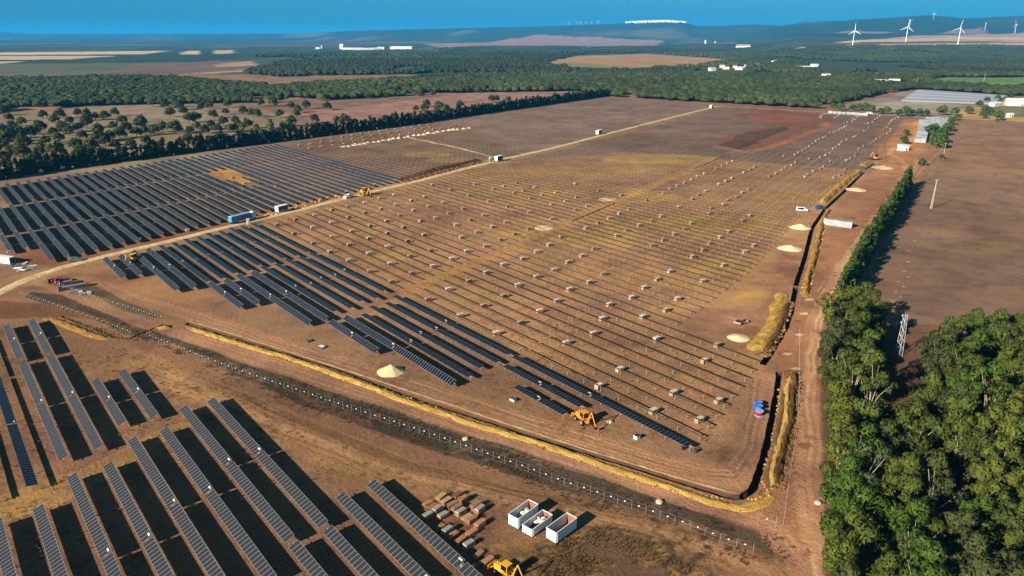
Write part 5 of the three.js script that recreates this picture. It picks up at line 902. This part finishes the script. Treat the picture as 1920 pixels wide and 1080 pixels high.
// wrapped pallets of modules
{
  reseed(221);
  const wrap = [std('#a4a4a1', 0.7), std('#98968f', 0.7), std('#909395', 0.7)], g = merge([rbox(1.2, 1.3, 2.3, 0, 0.75, 0, 0.05), box(1.1, 0.12, 2.1, 0, 0.06, 0)]), far = rbox(4.4, 3.3, 4.5, 0, 1.65, 0, 0.12);
  const [ax, ad] = ground(1551, 421), [bx, bd] = ground(1593, 427);
  for (let i = 0; i < 6; i++) for (let k = 0; k < 2; k++) for (let q = 0; q < 2; q++) single('wrapped_pallet', g, wrap[(i + k) % 3], lerp(ax, bx, i / 5) + q * 0.1, lerp(ad, bd, i / 5) + q * 1.5, Math.atan2(bd - ad, bx - ax) + Math.PI / 2 + rr(-0.03, 0.03), `white wrapped pallet, ${k ? 'upper' : 'lower'} tier of the ${q ? 'rear' : 'front'} line, ${ordinal(i + 1)} from the trench`, 'wrapped pallet', 'white wrapped pallets beside the trench', k * 1.46).scale.set(1.9, 1.05, 1);
  const block = (a, b, rows, gap, label, grp) => { const A = ground(...a), B = ground(...b), L = Math.hypot(B[0] - A[0], B[1] - A[1]), az = Math.atan2(B[0] - A[0], B[1] - A[1]), n = Math.round(L / 4.6); for (let i = 0; i <= n; i++) for (let r = 0; r < rows; r++) { if (rnd() < 0.03) continue; const o = r * gap - ((rows - 1) * gap) / 2; single('pallet_tower', far, wrap[Math.floor(rnd() * 3)], lerp(A[0], B[0], i / n) + Math.cos(az) * o, lerp(A[1], B[1], i / n) - Math.sin(az) * o, -az + rr(-0.03, 0.03), `${label}, ${ordinal(i + 1)} from its start, ${ordinal(r + 1)} file`, 'pallet stack', grp).scale.y = rr(0.9, 1.05); } };
  block([1725, 267], [1731, 248], 2, 4.5, 'grey white pallet tower, near half of the long stack', 'pallet columns of the long bent stack');
  block([1731, 247], [1731, 230], 2, 4.5, 'grey white pallet tower, far half of the long stack', 'pallet columns of the long bent stack');
  block([1757, 242], [1757, 225], 5, 4.6, 'white pallet tower, broad stack by the pines', 'pallet columns of the broad stack');
  block([1557, 213.4], [1591, 215.4], 1, 4.6, 'white pallet tower, left stack on the back edge', 'pallet columns along the back edge');
  block([1594, 215.5], [1624, 217.4], 1, 4.6, 'white pallet tower, right stack on the back edge', 'pallet columns along the back edge');
}
// hut
{ const o = thing('white_hut', ...ground(1692.5, 282), 0.25, 'small white hut standing alone on the red earth', 'hut'); mesh('wall', box(6.4, 4.4, 5.5, 0, 2.2, 0), std('#e6e3da', 0.8), o); mesh('roof', box(6.9, 0.3, 6, 0, 4.56, 0), std('#d3cabb', 0.8), o); mesh('door', box(1.1, 2.3, 0.08, 1.2, 1.15, 2.79), std('#6b5a49', 0.8), o); }
// lattice pylon and poles
{
  const galv = std('#c9c9c4', 0.45, 0.4), o = thing('lattice_pylon', ...ground(1684, 668), 0.5, 'galvanised lattice pylon with three short arms at the edge of the grove', 'pylon'), hgt = 13.2;
  const wAt = (y) => lerp(0.78, 0.36, y / hgt), corner = [[-1, -1], [1, -1], [1, 1], [-1, 1]];
  for (const [a, b] of corner) mesh('leg', bar([a * wAt(0), -0.2, b * wAt(0)], [a * wAt(hgt), hgt, b * wAt(hgt)], 0.07, 4), galv, o);
  for (let k = 0; k < 11; k++) for (let f = 0; f < 4; f++) { const y0 = k * 1.2, y1 = y0 + 1.2, [a, b] = corner[f], [c, e] = corner[(f + 1) % 4]; mesh('brace', k % 2 ? bar([a * wAt(y0), y0, b * wAt(y0)], [c * wAt(y1), y1, e * wAt(y1)], 0.045, 4) : bar([c * wAt(y0), y0, e * wAt(y0)], [a * wAt(y1), y1, b * wAt(y1)], 0.045, 4), galv, o); }
  for (const [y, s] of [[13.1, -1], [12, 1], [11, -1]]) { const arm = mesh('cross_arm', merge([bar([0, y, 0], [s * 1.6, y, 0], 0.06, 4), bar([0, y - 0.6, 0], [s * 1.6, y, 0], 0.04, 4)]), galv, o); mesh('insulator', bar([s * 1.6, y + 0.35, 0], [s * 1.6, y - 0.35, 0], 0.08, 6), cream, arm); }
  const poleMat = std('#b5aa98', 0.8);
  for (const [px, py, h, label] of [[1747, 391, 16, 'tall double timber pole in the empty field'], [1643, 425, 9, 'short pale pole at the middle of the hedge'], [1768, 298, 12, 'pale utility pole beside the far pines'], [1717, 165, 17, 'distant pole left of the plastic covered field'], [870, 156, 16, 'distant pole in the forest at picture centre'], [1015, 152, 18, 'distant pole in the forest right of centre'], [411, 180, 14, 'distant pole in the forest behind the pasture'], [1845, 152, 16, 'distant pole in the right hand forest'], [188, 300, 10, 'pale pole within the windbreak at left'], [1784, 232, 14, 'pole in front of the pine row by the pallet stacks']]) {
    const q = thing('utility_pole', ...ground(px, py), 0.3, label, 'pole', 'utility poles');
    mesh('pole', bar([0, -0.2, 0], [0, h, 0], 0.15, 8, 0.1), poleMat, q); if (h === 16 && px > 1700) mesh('pole', bar([-1, -0.2, 0], [-0.15, h, 0], 0.18, 8, 0.12), poleMat, q);
    mesh('cross_arm', box(2.2, 0.15, 0.15, 0, h - 0.6, 0), poleMat, q); for (const s of [-1, 0, 1]) mesh('insulator', bar([s, h - 0.55, 0], [s, h - 0.2, 0], 0.07, 6), cream, q);
  }
}
// wire fences with white plates
function fence(pts, step, h, label, plates) {
  const P = along(plan(pts), step), o = thing('wire_fence', P[0][0], P[0][1], 0, label, 'fence'), local = (x, d, y) => [x - P[0][0], y, -(d - P[0][1])];
  const pg = new THREE.CylinderGeometry(0.03, 0.03, h, 6).translate(0, h / 2, 0), galv = std('#b9b7ae', 0.5, 0.5), plate = box(0.27, 0.19, 0.02);
  P.forEach(([x, d, a], i) => {
    const p = mesh('post', pg, galv, o); p.position.set(...local(x, d, 0));
    if (i + 1 < P.length) { const [x2, d2] = P[i + 1]; for (const y of [0.15, h * 0.5, h - 0.06]) mesh('wire', bar(local(x, d, y), local(x2, d2, y), 0.007, 3), galv, o); if (plates) { const q = mesh('plate', plate, plateMat, o); q.position.set(...local((x + x2) / 2, (d + d2) / 2, h * 0.62)); q.rotation.y = Math.PI / 2 - a + Math.PI; } }
  });
}
const plateMat = std('#f0f0ec', 0.5);
fence([[37, 554], [123, 583], [197, 609], [247, 629]], 3, 2, 'wire fence with white plates left of the trench junction', true);
fence([[277, 634], [320, 650], [390, 679], [490, 715], [683, 780], [767, 807], [840, 832], [937, 867], [1003, 890], [1047, 908], [1117, 931], [1190, 956], [1270, 985], [1297, 994], [1353, 1018], [1415, 1037]], 3, 2, 'long wire fence with white plates across the foreground', true);
fence([[72, 523], [192, 566], [308, 602]], 3, 1.9, 'wire fence with white plates on the far side of the left track', true);
fence([[1499, 622], [1498, 700], [1496, 790], [1488, 850], [1478, 910], [1467, 995]], 3, 2.1, 'wire fence with close posts along the track by the grove', false);
fence([[1420, 980], [1445, 985], [1467, 995]], 3.4, 2.2, 'short fence run with gate posts at the site corner', true);
fence([[1790, 262], [1760, 288], [1735, 312], [1716, 335]], 4, 1.6, 'low dark fence running up from the hedge to the pines', false);

// tube bundles, steel and scrap by the junction
{
  reseed(241);
  const red = std('#a3263c', 0.6), tubeDark = std('#2a2735', 0.6), grey = std('#8a8f95', 0.5, 0.4);
  for (const [i, [px, py, l]] of [[99, 529, 3], [113, 529, 3], [124, 533, 4], [136, 541, 9]].entries()) { const o = thing('tube_bundle', ...ground(px, py), azTurn(50), `bundle of dark tubes with red end frames, ${ordinal(i + 1)} from the left by the track`, 'tube bundle', 'red ended tube bundles'); mesh('tubes', merge(Array.from({ length: 12 }, (_, k) => bar([-0.6 + (k % 4) * 0.4, 0.3 + Math.floor(k / 4) * 0.4, -l / 2], [-0.6 + (k % 4) * 0.4, 0.3 + Math.floor(k / 4) * 0.4, l / 2], 0.18, 8))), i > 1 ? grey : tubeDark, o); for (const s of [-1, 1]) mesh('end_frame', rbox(1.9, 1.6, 0.35, 0, 0.85, s * l / 2, 0.05), red, o); }
  const heap = (list, n, label, grp) => list.forEach(([px, py], i) => { const o = thing('steel_bundle', ...ground(px, py), rr(0, 3), `${label}, ${ordinal(i + 1)} from the left`, 'steel bundle', grp), m = [grey, steel, cream][i % 3]; for (let k = 0; k < n; k++) { const b = mesh('steel_section', box(0.18, 0.12, rr(2.4, 3.6)), m, o); b.position.set(-0.6 + (k % 4) * 0.36, 0.08 + Math.floor(k / 4) * 0.16 + rr(0, 0.05), rr(-0.3, 0.3)); b.rotation.y = rr(-0.12, 0.12); } });
  heap([[22, 497], [28, 500], [34, 503], [38, 496], [44, 500], [48, 494], [53, 499], [57, 504], [42, 507], [36, 509], [50, 507], [60, 499]], 8, 'bundle of pale steel sections beside the white container', 'steel bundles beside the container');
  heap([[140, 548], [146, 550], [152, 548], [157, 552], [163, 551], [168, 549]], 8, 'bundle of pale steel sections beside the red ended tubes', 'steel bundles by the track');
  const c = thing('storage_container', ...ground(4, 492), azTurn(-72), 'white storage container cut by the left edge', 'container'); mesh('box_body', box(2.5, 2.6, 12, 0, 1.45, 0), white, c); mesh('roof', box(2.6, 0.1, 12.1, 0, 2.8, 0), cream, c); for (const s of [-1, 1]) mesh('door', box(1.1, 2.3, 0.05, s * 0.58, 1.4, 6.03), std('#3c4248', 0.6), c); for (let i = 0; i < 14; i++) mesh('rib', box(0.06, 2.4, 0.25, 1.28, 1.45, -5.6 + i * 0.86), white, c);
  const crate = (px, py, w, h, l, a, b, turn, label) => { const o = thing('equipment_crate', ...ground(px, py), turn, label, 'crate'); mesh('body', rbox(w, h, l, 0, h / 2 + 0.1, 0, 0.04), std(a, 0.6), o); mesh('lid', box(w + 0.05, 0.07, l + 0.05, 0, h + 0.13, 0), std(b, 0.6), o); mesh('skid', box(w * 0.9, 0.1, l * 0.9, 0, 0.05, 0), dark, o); };
  crate(962, 752, 1, 0.6, 1.6, '#d9dcdf', '#3b4a5c', 0.8, 'small white crate with a dark lid in front of the shortest panel row'); crate(1194, 823, 1.2, 0.9, 1.1, '#e1e4e8', '#1d2a3d', 0.7, 'small white crate with dark lid beside the backhoe'); crate(1281, 843, 0.6, 0.7, 0.5, '#202329', '#2b2f36', 0.4, 'left black tool box at the end of the front row'); crate(1305, 848, 0.7, 0.7, 0.6, '#24272d', '#3a3f47', 0.9, 'right black tool box at the end of the front row');
  crate(579, 640, 1.1, 0.4, 1.9, '#2c3036', '#54585e', 0.7, 'dark module crate left on the inner track'); crate(604, 652, 1.1, 0.4, 1.9, '#2c3036', '#cfd0cf', 0.9, 'dark crate with pale lid on the inner track');
  const s = thing('scrap_heap', ...ground(1388, 607), 0.4, 'heap of dark scrap and pale boards beside the round sand pile', 'scrap heap'); for (let i = 0; i < 14; i++) { const q = mesh(i % 4 ? 'scrap_piece' : 'board', i % 4 ? rbox(rr(0.4, 1.1), rr(0.3, 0.8), rr(0.4, 1.2), 0, 0.35, 0, 0.06) : box(1.2, 0.08, 0.9, 0, 0.5, 0), i % 4 ? std('#3b2f2a', 0.9) : std('#d3c3ae', 0.9), s); q.position.set(rr(-2.2, 2.6), rr(0, 0.4), rr(-1.2, 1.2)); q.rotation.set(rr(-0.3, 0.3), rr(0, 3), rr(-0.3, 0.3)); }
  for (const [i, [px, py]] of [[261, 453], [352, 435], [411, 418], [19, 477], [518, 352], [604, 357], [702, 349], [739, 341], [650, 362]].entries()) { const o = thing('inverter_rack', ...ground(px, py), azTurn(-40), `grey inverter rack at a left field row end, ${ordinal(i + 1)} along the road`, 'inverter', 'inverter racks at the row ends'); mesh('rack', merge([box(0.1, 1.8, 0.1, -0.9, 0.9, 0), box(0.1, 1.8, 0.1, 0.9, 0.9, 0), box(2, 0.1, 0.1, 0, 1.8, 0)]), steel, o); for (const k of [-0.5, 0.5]) mesh('inverter', rbox(0.85, 1, 0.4, k, 1.15, 0.2, 0.06), cream, o); }
  for (const [px, py, l] of [[1534, 944, 'pale stone block beside the dirt track at the grove'], [873, 824, 'pale rubble block left on the fence strip'], [1237, 942, 'square concrete block on the dark fence strip'], [1144, 792, 'pale rock near the backhoe shadow']]) { const g = new THREE.IcosahedronGeometry(0.75, 2), p = g.attributes.position; for (let k = 0; k < p.count; k++) { const q = 0.7 + 0.6 * fbm(p.getX(k) * 2 + px, p.getZ(k) * 2 + p.getY(k)); p.setXYZ(k, p.getX(k) * q, Math.max(-0.2, p.getY(k) * q * 0.6), p.getZ(k) * q); } g.computeVertexNormals(); single('rock', g, std('#b7a488', 0.95), ...ground(px, py), 0, l, 'rock', undefined, 0.15); }
}
// a worker by the trench
{
  const [x, d] = ground(1517, 421), cloth = std('#33404f', 0.9), skin = std('#b58763', 0.8);
  const P = []; const lathe = (pts, ox, oz) => new THREE.LatheGeometry(pts.map(([r, y]) => new THREE.Vector2(r, y)), 12).translate(ox, 0, oz);
  P.push(lathe([[0, 0], [0.07, 0.02], [0.075, 0.45], [0.1, 0.85], [0.12, 0.95]], -0.11, 0), lathe([[0, 0], [0.07, 0.02], [0.075, 0.45], [0.1, 0.85], [0.12, 0.95]], 0.11, 0.06), lathe([[0.14, 0.85], [0.2, 0.95], [0.19, 1.15], [0.23, 1.38], [0.12, 1.48], [0.06, 1.55]], 0, 0).scale(1, 1, 0.7), bar([0.22, 1.4, 0], [0.3, 1.08, 0.08], 0.06, 8, 0.05), bar([0.3, 1.08, 0.08], [0.26, 0.82, 0.2], 0.05, 8, 0.035), bar([-0.22, 1.4, 0], [-0.3, 1.08, 0.04], 0.06, 8, 0.05), bar([-0.3, 1.08, 0.04], [-0.27, 0.82, 0.14], 0.05, 8, 0.035));
  const o = thing('person', x, d, 0.8, 'person in dark work clothes standing beside the trench near a sand pile', 'person'); mesh('body', merge(P), cloth, o); const h = mesh('head', new THREE.SphereGeometry(0.115, 14, 12).scale(0.85, 1.1, 0.95).translate(0, 1.66, 0.02), skin, o); mesh('helmet', new THREE.SphereGeometry(0.14, 14, 8, 0, 6.3, 0, 1.5).translate(0, 1.7, 0), std('#e3e0d6', 0.5), h);
}
// dry weeds and clods on the verges
{
  reseed(261);
  const spray = (n, h) => { const P = []; for (let i = 0; i < n; i++) { const a = rr(0, 6.283), l = h * rr(0.6, 1.2), o = l * rr(0.2, 0.8), w = 0.05; P.push(Math.cos(a + 1.57) * w, 0, Math.sin(a + 1.57) * w, -Math.cos(a + 1.57) * w, 0, -Math.sin(a + 1.57) * w, Math.cos(a) * o, l, Math.sin(a) * o); } const g = new THREE.BufferGeometry(); g.setAttribute('position', new THREE.Float32BufferAttribute(P, 3)); g.computeVertexNormals(); return g; };
  const zones = [[[[60, 548], [250, 612], [480, 690], [700, 760], [900, 822], [1100, 890], [1300, 955], [1480, 1010], [1500, 1060], [1400, 1060], [1060, 935], [860, 860], [560, 770], [380, 685], [180, 600]], 2600, '#5d4c32'], [[[1040, 1010], [1150, 985], [1300, 1060], [1260, 1120], [1000, 1120]], 500, '#64522f'], [[[1556, 612], [1664, 690], [1770, 672], [1975, 664], [1975, 1120], [1560, 1120]], 1800, '#5e5a2c'], [[[950, 560], [1440, 700], [1330, 840], [960, 660]], 500, '#8a6a3c'], [[[0, 660], [330, 650], [560, 760], [640, 900], [0, 1080]], 900, '#7d6236'], [[[560, 450], [1100, 420], [1400, 600], [1000, 640]], 900, '#94743c']];
  for (const [z, n, hex] of zones) {
    const p = plan(z), xs = p.map((q) => q[0]), ds = p.map((q) => q[1]), list = [];
    for (let i = 0; i < n * 12 && list.length < n; i++) { const x = rr(Math.min(...xs), Math.max(...xs)), d = rr(Math.min(...ds), Math.max(...ds)); if (inside(x, d, p) && fbm(x / 5, d / 5, 3) > 0.47) { const s = rr(0.5, 1.3); list.push(new THREE.Matrix4().makeRotationY(rr(0, 6.28)).scale(new THREE.Vector3(s * 1.3, s * 0.8, s * 1.3)).setPosition(x, 0, -d)); } }
    const im = new THREE.InstancedMesh(spray(14, 0.5), std(hex, 1, 0, { side: THREE.DoubleSide }), list.length); list.forEach((q, i) => im.setMatrixAt(i, q)); im.name = numbered('dry_weeds'); im.userData.kind = 'stuff'; im.castShadow = im.receiveShadow = true; scene.add(im);
  }
}

// ---------------------------------------------------------------- the distance
// wind turbines
{
  const tower = new THREE.CylinderGeometry(1.3, 2.3, 1, 14).translate(0, 0.5, 0), nac = rbox(3.2, 3.4, 9, 0, 0, 1.5, 0.8), hub = new THREE.SphereGeometry(1.7, 14, 10).scale(1, 1, 1.2);
  const bs = new THREE.Shape([[-1, 0], [-1.8, 7], [-0.35, 40], [0.25, 40], [1.1, 7], [1, 0]].map((q) => new THREE.Vector2(...q))), blade = new THREE.ExtrudeGeometry(bs, { depth: 0.5, bevelEnabled: true, bevelSize: 0.15, bevelThickness: 0.15, bevelSegments: 1 }).translate(0, 1, -0.25), paint = std('#e4e6e8', 0.5);
  const put = (px, py, dist, hh, yaw, rot, label, grp) => {
    const q = (px - 960) / 1457, d = dist, x = q * d, y = height(x, d), o = thing('wind_turbine', x, d, yaw, label, 'wind turbine', grp, y - 3);
    mesh('tower', tower.clone().scale(hh / 78, hh + 3, hh / 78), paint, o); const n = mesh('nacelle', nac, paint, o); n.position.y = hh + 3; n.scale.setScalar(hh / 78); const h = mesh('hub', hub, paint, o); h.position.set(0, hh + 3, -4.2 * hh / 78); h.scale.setScalar(hh / 78);
    for (let k = 0; k < 3; k++) { const b = mesh('blade', blade, paint, h); b.rotation.z = rot + k * 2.0944; }
  };
  put(1601.5, 82, 4250, 76, -0.9, 0.02, 'left wind turbine of the three large ones in the pale fields', 'large wind turbines');
  put(1700.5, 78, 4700, 84, -0.35, -0.12, 'middle wind turbine of the three large ones in the pale fields', 'large wind turbines');
  put(1799.5, 82, 4250, 84, 0.05, -0.2, 'right wind turbine of the three large ones in the pale fields', 'large wind turbines');
  for (const [i, [px, d, hh]] of [[1703, 8200, 70], [1745, 8800, 60], [1845, 8000, 66], [1902, 7400, 84]].entries()) put(px, 0, d, hh, rr(-0.5, 0.5), rr(0, 2), `small wind turbine on the right hills, ${ordinal(i + 1)} from the left`, 'small wind turbines on the hills');
  for (let i = 0; i < 7; i++) put(1058 + i * 10.5 + rr(-3, 3), 0, 13350, 48, rr(-0.5, 0.5), rr(0, 2), `tiny wind turbine on the blue ridge, ${ordinal(i + 1)} from the left`, 'tiny wind turbines on the ridge');
}
// farms and the hill town
{
  reseed(281);
  const lime = std('#cfc9be', 0.9), tile = std('#b08567', 0.9), grey = std('#c9cbcb', 0.8), pane = std('#3b4047', 0.4);
  const house = (px, py, w, h, l, label, roofMat, h0 = 0, grp) => { const [x, d] = ground(px, py, h0), o = thing('farm_building', x, d, rr(-0.5, 0.5), label, 'building', grp, h0 ? height(x, d) : 0); mesh('wall', box(w, h, l, 0, h / 2 - 0.2, 0), lime, o); const rs = new THREE.Shape([new THREE.Vector2(-l / 2 - 0.4, 0), new THREE.Vector2(l / 2 + 0.4, 0), new THREE.Vector2(0, l * 0.22)]); mesh('roof', new THREE.ExtrudeGeometry(rs, { depth: w + 0.8, bevelEnabled: false }).rotateY(Math.PI / 2).translate(-w / 2 - 0.4, h - 0.2, 0), roofMat, o); mesh('door', box(1.6, 2.4, 0.1, w * 0.2, 1.1, l / 2 + 0.03), pane, o); for (const k of [-0.3, 0.38]) mesh('window', box(1.3, 1.3, 0.1, w * k, h * 0.55, l / 2 + 0.03), pane, o); };
  lots.forEach(([px, py], i) => house(px, py, rr(12, 22), rr(4, 7), rr(7, 10), `white farmhouse in the right hand forest, ${ordinal(i + 1)} of the scattered white houses`, i % 3 ? lime : tile, 0, 'white houses in the forest'));
  house(1335, 133, 16, 8, 12, 'ochre roofed farmhouse left of the white cluster in the forest', tile); house(1393, 91, 90, 18, 40, 'large ochre farmstead standing in the far woodland', tile);
  [[641, 92, 24, 28, 20], [655, 93, 90, 7, 24], [671, 93.5, 60, 9, 20], [688, 93.5, 80, 7, 24], [704, 93.2, 50, 8, 20], [714, 93, 44, 12, 20], [753, 92, 150, 11, 30], [596, 92, 26, 9, 14], [603, 91, 9, 18, 9]].forEach(([px, py, w, h, l], i) => house(px, py, w, h, l, `white works building of the distant estate, ${ordinal(i + 1)} counted from its tower`, i % 2 ? grey : lime, 0, 'buildings of the distant estate'));
  [[1322, 84, 14, 40, 14], [1341, 83, 8, 28, 8]].forEach(([px, py, w, h, l], i) => house(px, py, w, h, l, i ? 'thin distant white tower right of the larger one' : 'distant white tower in the far woodland', lime));
  [[1866, 199, 16, 4, 8], [1906, 198, 26, 7, 12], [1893, 220, 6, 4, 5]].forEach(([px, py, w, h, l], i) => house(px, py, w, h, l, ['low white shed beyond the pines at right', 'large white shed at the right edge beyond the empty field', 'small white shed on the verge at right'][i], lime));
  // the white town on the ridge
  const list = [], D = 13100; for (let i = 0; i < 620; i++) { const px = 1172 + 112 * Math.pow(rnd(), 0.8), low = px < 1190 ? 2 : px > 1270 ? 3 : 4.5, q = (px - 960) / 1457, d = D - rr(40, 120 + low * 170), x = q * d; const w = rr(14, 34); list.push(box(w, rr(12, 26), rr(14, 30), x, height(x, d) + 6, -d, rr(0, 3))); }
  const t = structure('hill_town', merge(list), std('#e2ddd4', 0.85), 'stuff');
  void t;
}
// plastic tunnels over the field beyond the pines
{
  const film = new THREE.MeshStandardMaterial({ color: '#85878a', roughness: 0.7 }), A = ground(1690, 189), B = ground(1862, 195), C = ground(1722, 170), E2 = ground(1890, 181);
  const n = 15; for (let i = 0; i < n; i++) { const k = i / (n - 1), a = [lerp(A[0], C[0], k), lerp(A[1], C[1], k)], b = [lerp(B[0], E2[0], k), lerp(B[1], E2[1], k)], L = Math.hypot(b[0] - a[0], b[1] - a[1]), r = i % 4 === 3 ? 0 : 7; if (!r) continue; single('plastic_tunnel', new THREE.CylinderGeometry(r, r, L, 14, 1, false, -Math.PI / 2, Math.PI).rotateX(-Math.PI / 2).rotateY(Math.PI / 2).scale(1, 0.3, 1), film, (a[0] + b[0]) / 2, (a[1] + b[1]) / 2, Math.atan2(b[1] - a[1], b[0] - a[0]), `long pale plastic tunnel beyond the pines, ${ordinal(i + 1)} from the near side`, 'tunnel', 'plastic tunnels'); }
}

renderer.render(scene, camera);
